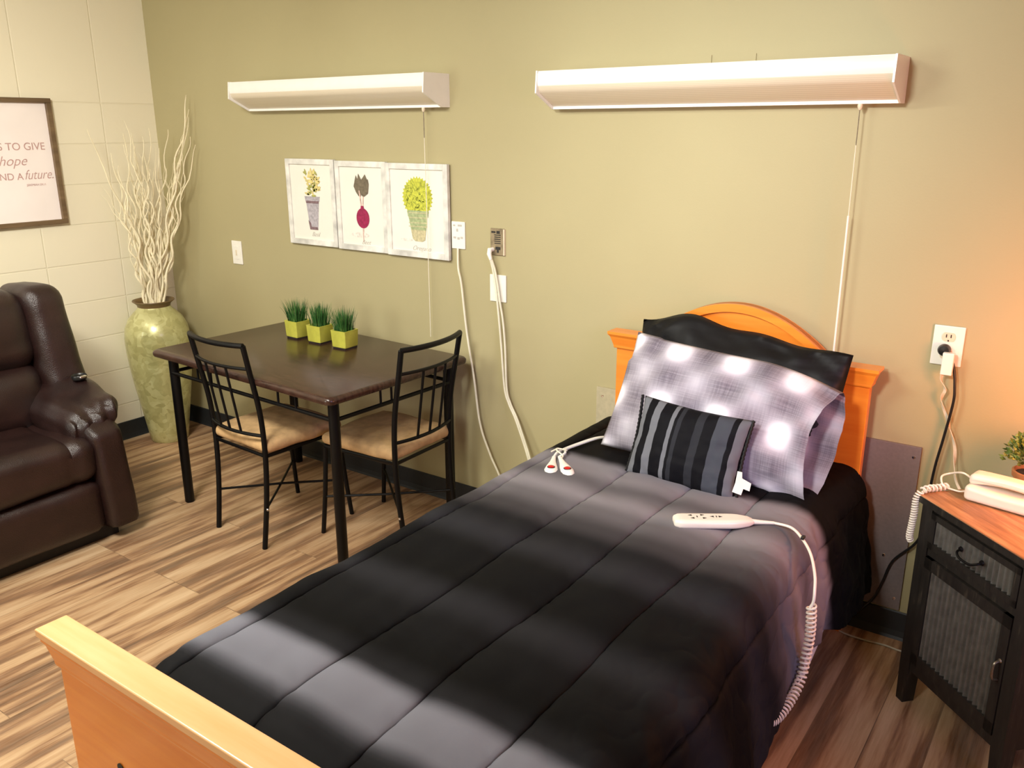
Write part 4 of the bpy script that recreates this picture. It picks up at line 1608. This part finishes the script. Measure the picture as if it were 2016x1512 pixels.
# coiled phone cord in world space
r = ph
hs_l = V((4.332, -.292, H_))+Matrix.Rotation(-.20, 3, 'Z')@V((-.106, 0, .052))
bs_l = V((4.332, -.292, H_))+Matrix.Rotation(-.20, 3, 'Z')@V((-.107, -.01, .018))
pts = smoothpath([hs_l, hs_l+V((-.025, .004, .010)), (4.168, -.238, .722), (4.150, -.262, .716), (4.160, -.285, .698), (4.172, -.268, .692)], 8)
MB().tube(pts, .0028, 8).build('cord', 'phone_white', r, world=True)
pts = smoothpath([bs_l, bs_l+V((-.02, -.012, -.004)), (4.165, -.275, .690), (4.150, -.285, .690)], 8)
MB().tube(pts, .0026, 8).build('cord', 'phone_white', r, world=True)
cp = [(4.172, -.262, .692), (4.158, -.283, .692), (4.142, -.302, .692), (4.128, -.322, .694), (4.116, -.338, .690)]
MB().tube(coil(cp, .0085, 7, 14), .0030, 6).build('coiled_cord', 'phone_white', r, world=True)
cp = [(4.113, -.341, .688), (4.104, -.345, .665), (4.104, -.349, .62), (4.102, -.349, .58), (4.100, -.346, .545), (4.104, -.338, .528)]
MB().tube(coil(cp, .0080, 22, 12), .0028, 6).build('coiled_cord', 'phone_white', r, world=True)

# shrub in a pot ---------------------------------------------------------
pl = thing('potted_shrub', 'small leafy green plant in terracotta pot behind the telephone', 'potted plant', (4.372, -.182, H_))
MB().lathe([(0, 0), (.034, 0), (.038, .01), (.050, .058), (.055, .060), (.056, .076), (.051, .078), (.047, .068), (0, .066)], (0, 0, 0), 36).build('pot', 'terracotta', pl)
MB().lathe([(0, .066), (.047, .068), (0, .074)], (0, 0, 0), 24).build('soil', 'soil', pl)
rg = random.Random(5)
lm = MB()
for k_ in range(760):
    a, b_ = rg.uniform(0, 2*pi), rg.uniform(-.35, 1.5)
    R_ = .078*rg.uniform(.45, 1.0)
    c_ = V((R_*cos(a)*cos(b_), R_*sin(a)*cos(b_), .118+R_*.85*sin(b_)))
    d = (c_-V((0, 0, .10))).normalized()
    d = (d+V((rg.uniform(-.6, .6), rg.uniform(-.6, .6), rg.uniform(-.3, .6)))).normalized()
    sd = d.orthogonal().normalized()
    sd = (Matrix.Rotation(rg.uniform(0, 6.28), 3, d)@sd)
    L_, w2 = rg.uniform(.014, .021), rg.uniform(.0045, .007)
    nn_ = d.cross(sd)*.0025
    lm.add([c_, c_+d*L_*.45+sd*w2-nn_, c_+d*L_, c_+d*L_*.45-sd*w2-nn_, c_+d*L_*.5+nn_], [(0, 1, 4), (1, 2, 4), (2, 3, 4), (3, 0, 4)])
tag(lm.build('foliage', 'shrub_green', pl, fixn=False, smooth=False), kind='stuff')

# table lamp on the nightstand (right of the picture) that lights the corner --
lq = P0+Matrix.Rotation(A, 3, 'Z')@V((.345, .215, H_))
lp = thing('table_lamp', 'lit table lamp with amber glass globe on the nightstand, beside the telephone', 'lamp', lq)
MB().lathe([(0, 0), (.05, 0), (.052, .010), (.02, .022), (.012, .05), (.010, .20), (.03, .225), (0, .225)], (0, 0, 0), 32).build('lamp_base', 'black_metal', lp)
m, t, b = nt('glowing_globe', .3, 0, (.9, .6, .3))
b.inputs['Emission Color'].default_value = (1, .30, .10, 1)
b.inputs['Emission Strength'].default_value = LAMP_GLOW
MB().lathe([(.028, .222)]+[(.11*sin(pi-.26-(pi-.26)*k_/20), .33+.11*cos(pi-.26-(pi-.26)*k_/20)) for k_ in range(1, 21)], (0, 0, 0), 32).build('lamp_globe', 'glowing_globe', lp)

# ceiling troffer body around the ceiling light (out of the picture)
ct = thing('ceiling_light', 'recessed white ceiling light fixture', 'ceiling light', (2.3, -2.3, 2.545))
MB().box(1.70, 2.90, -2.62, -2.58, 2.55, 2.60).box(1.70, 2.90, -2.02, -1.98, 2.55, 2.60).box(1.70, 1.74, -2.58, -2.02, 2.55, 2.60).box(2.86, 2.90, -2.58, -2.02, 2.55, 2.60).build('fixture_frame', 'fixture_white', ct, world=True, smooth=False)
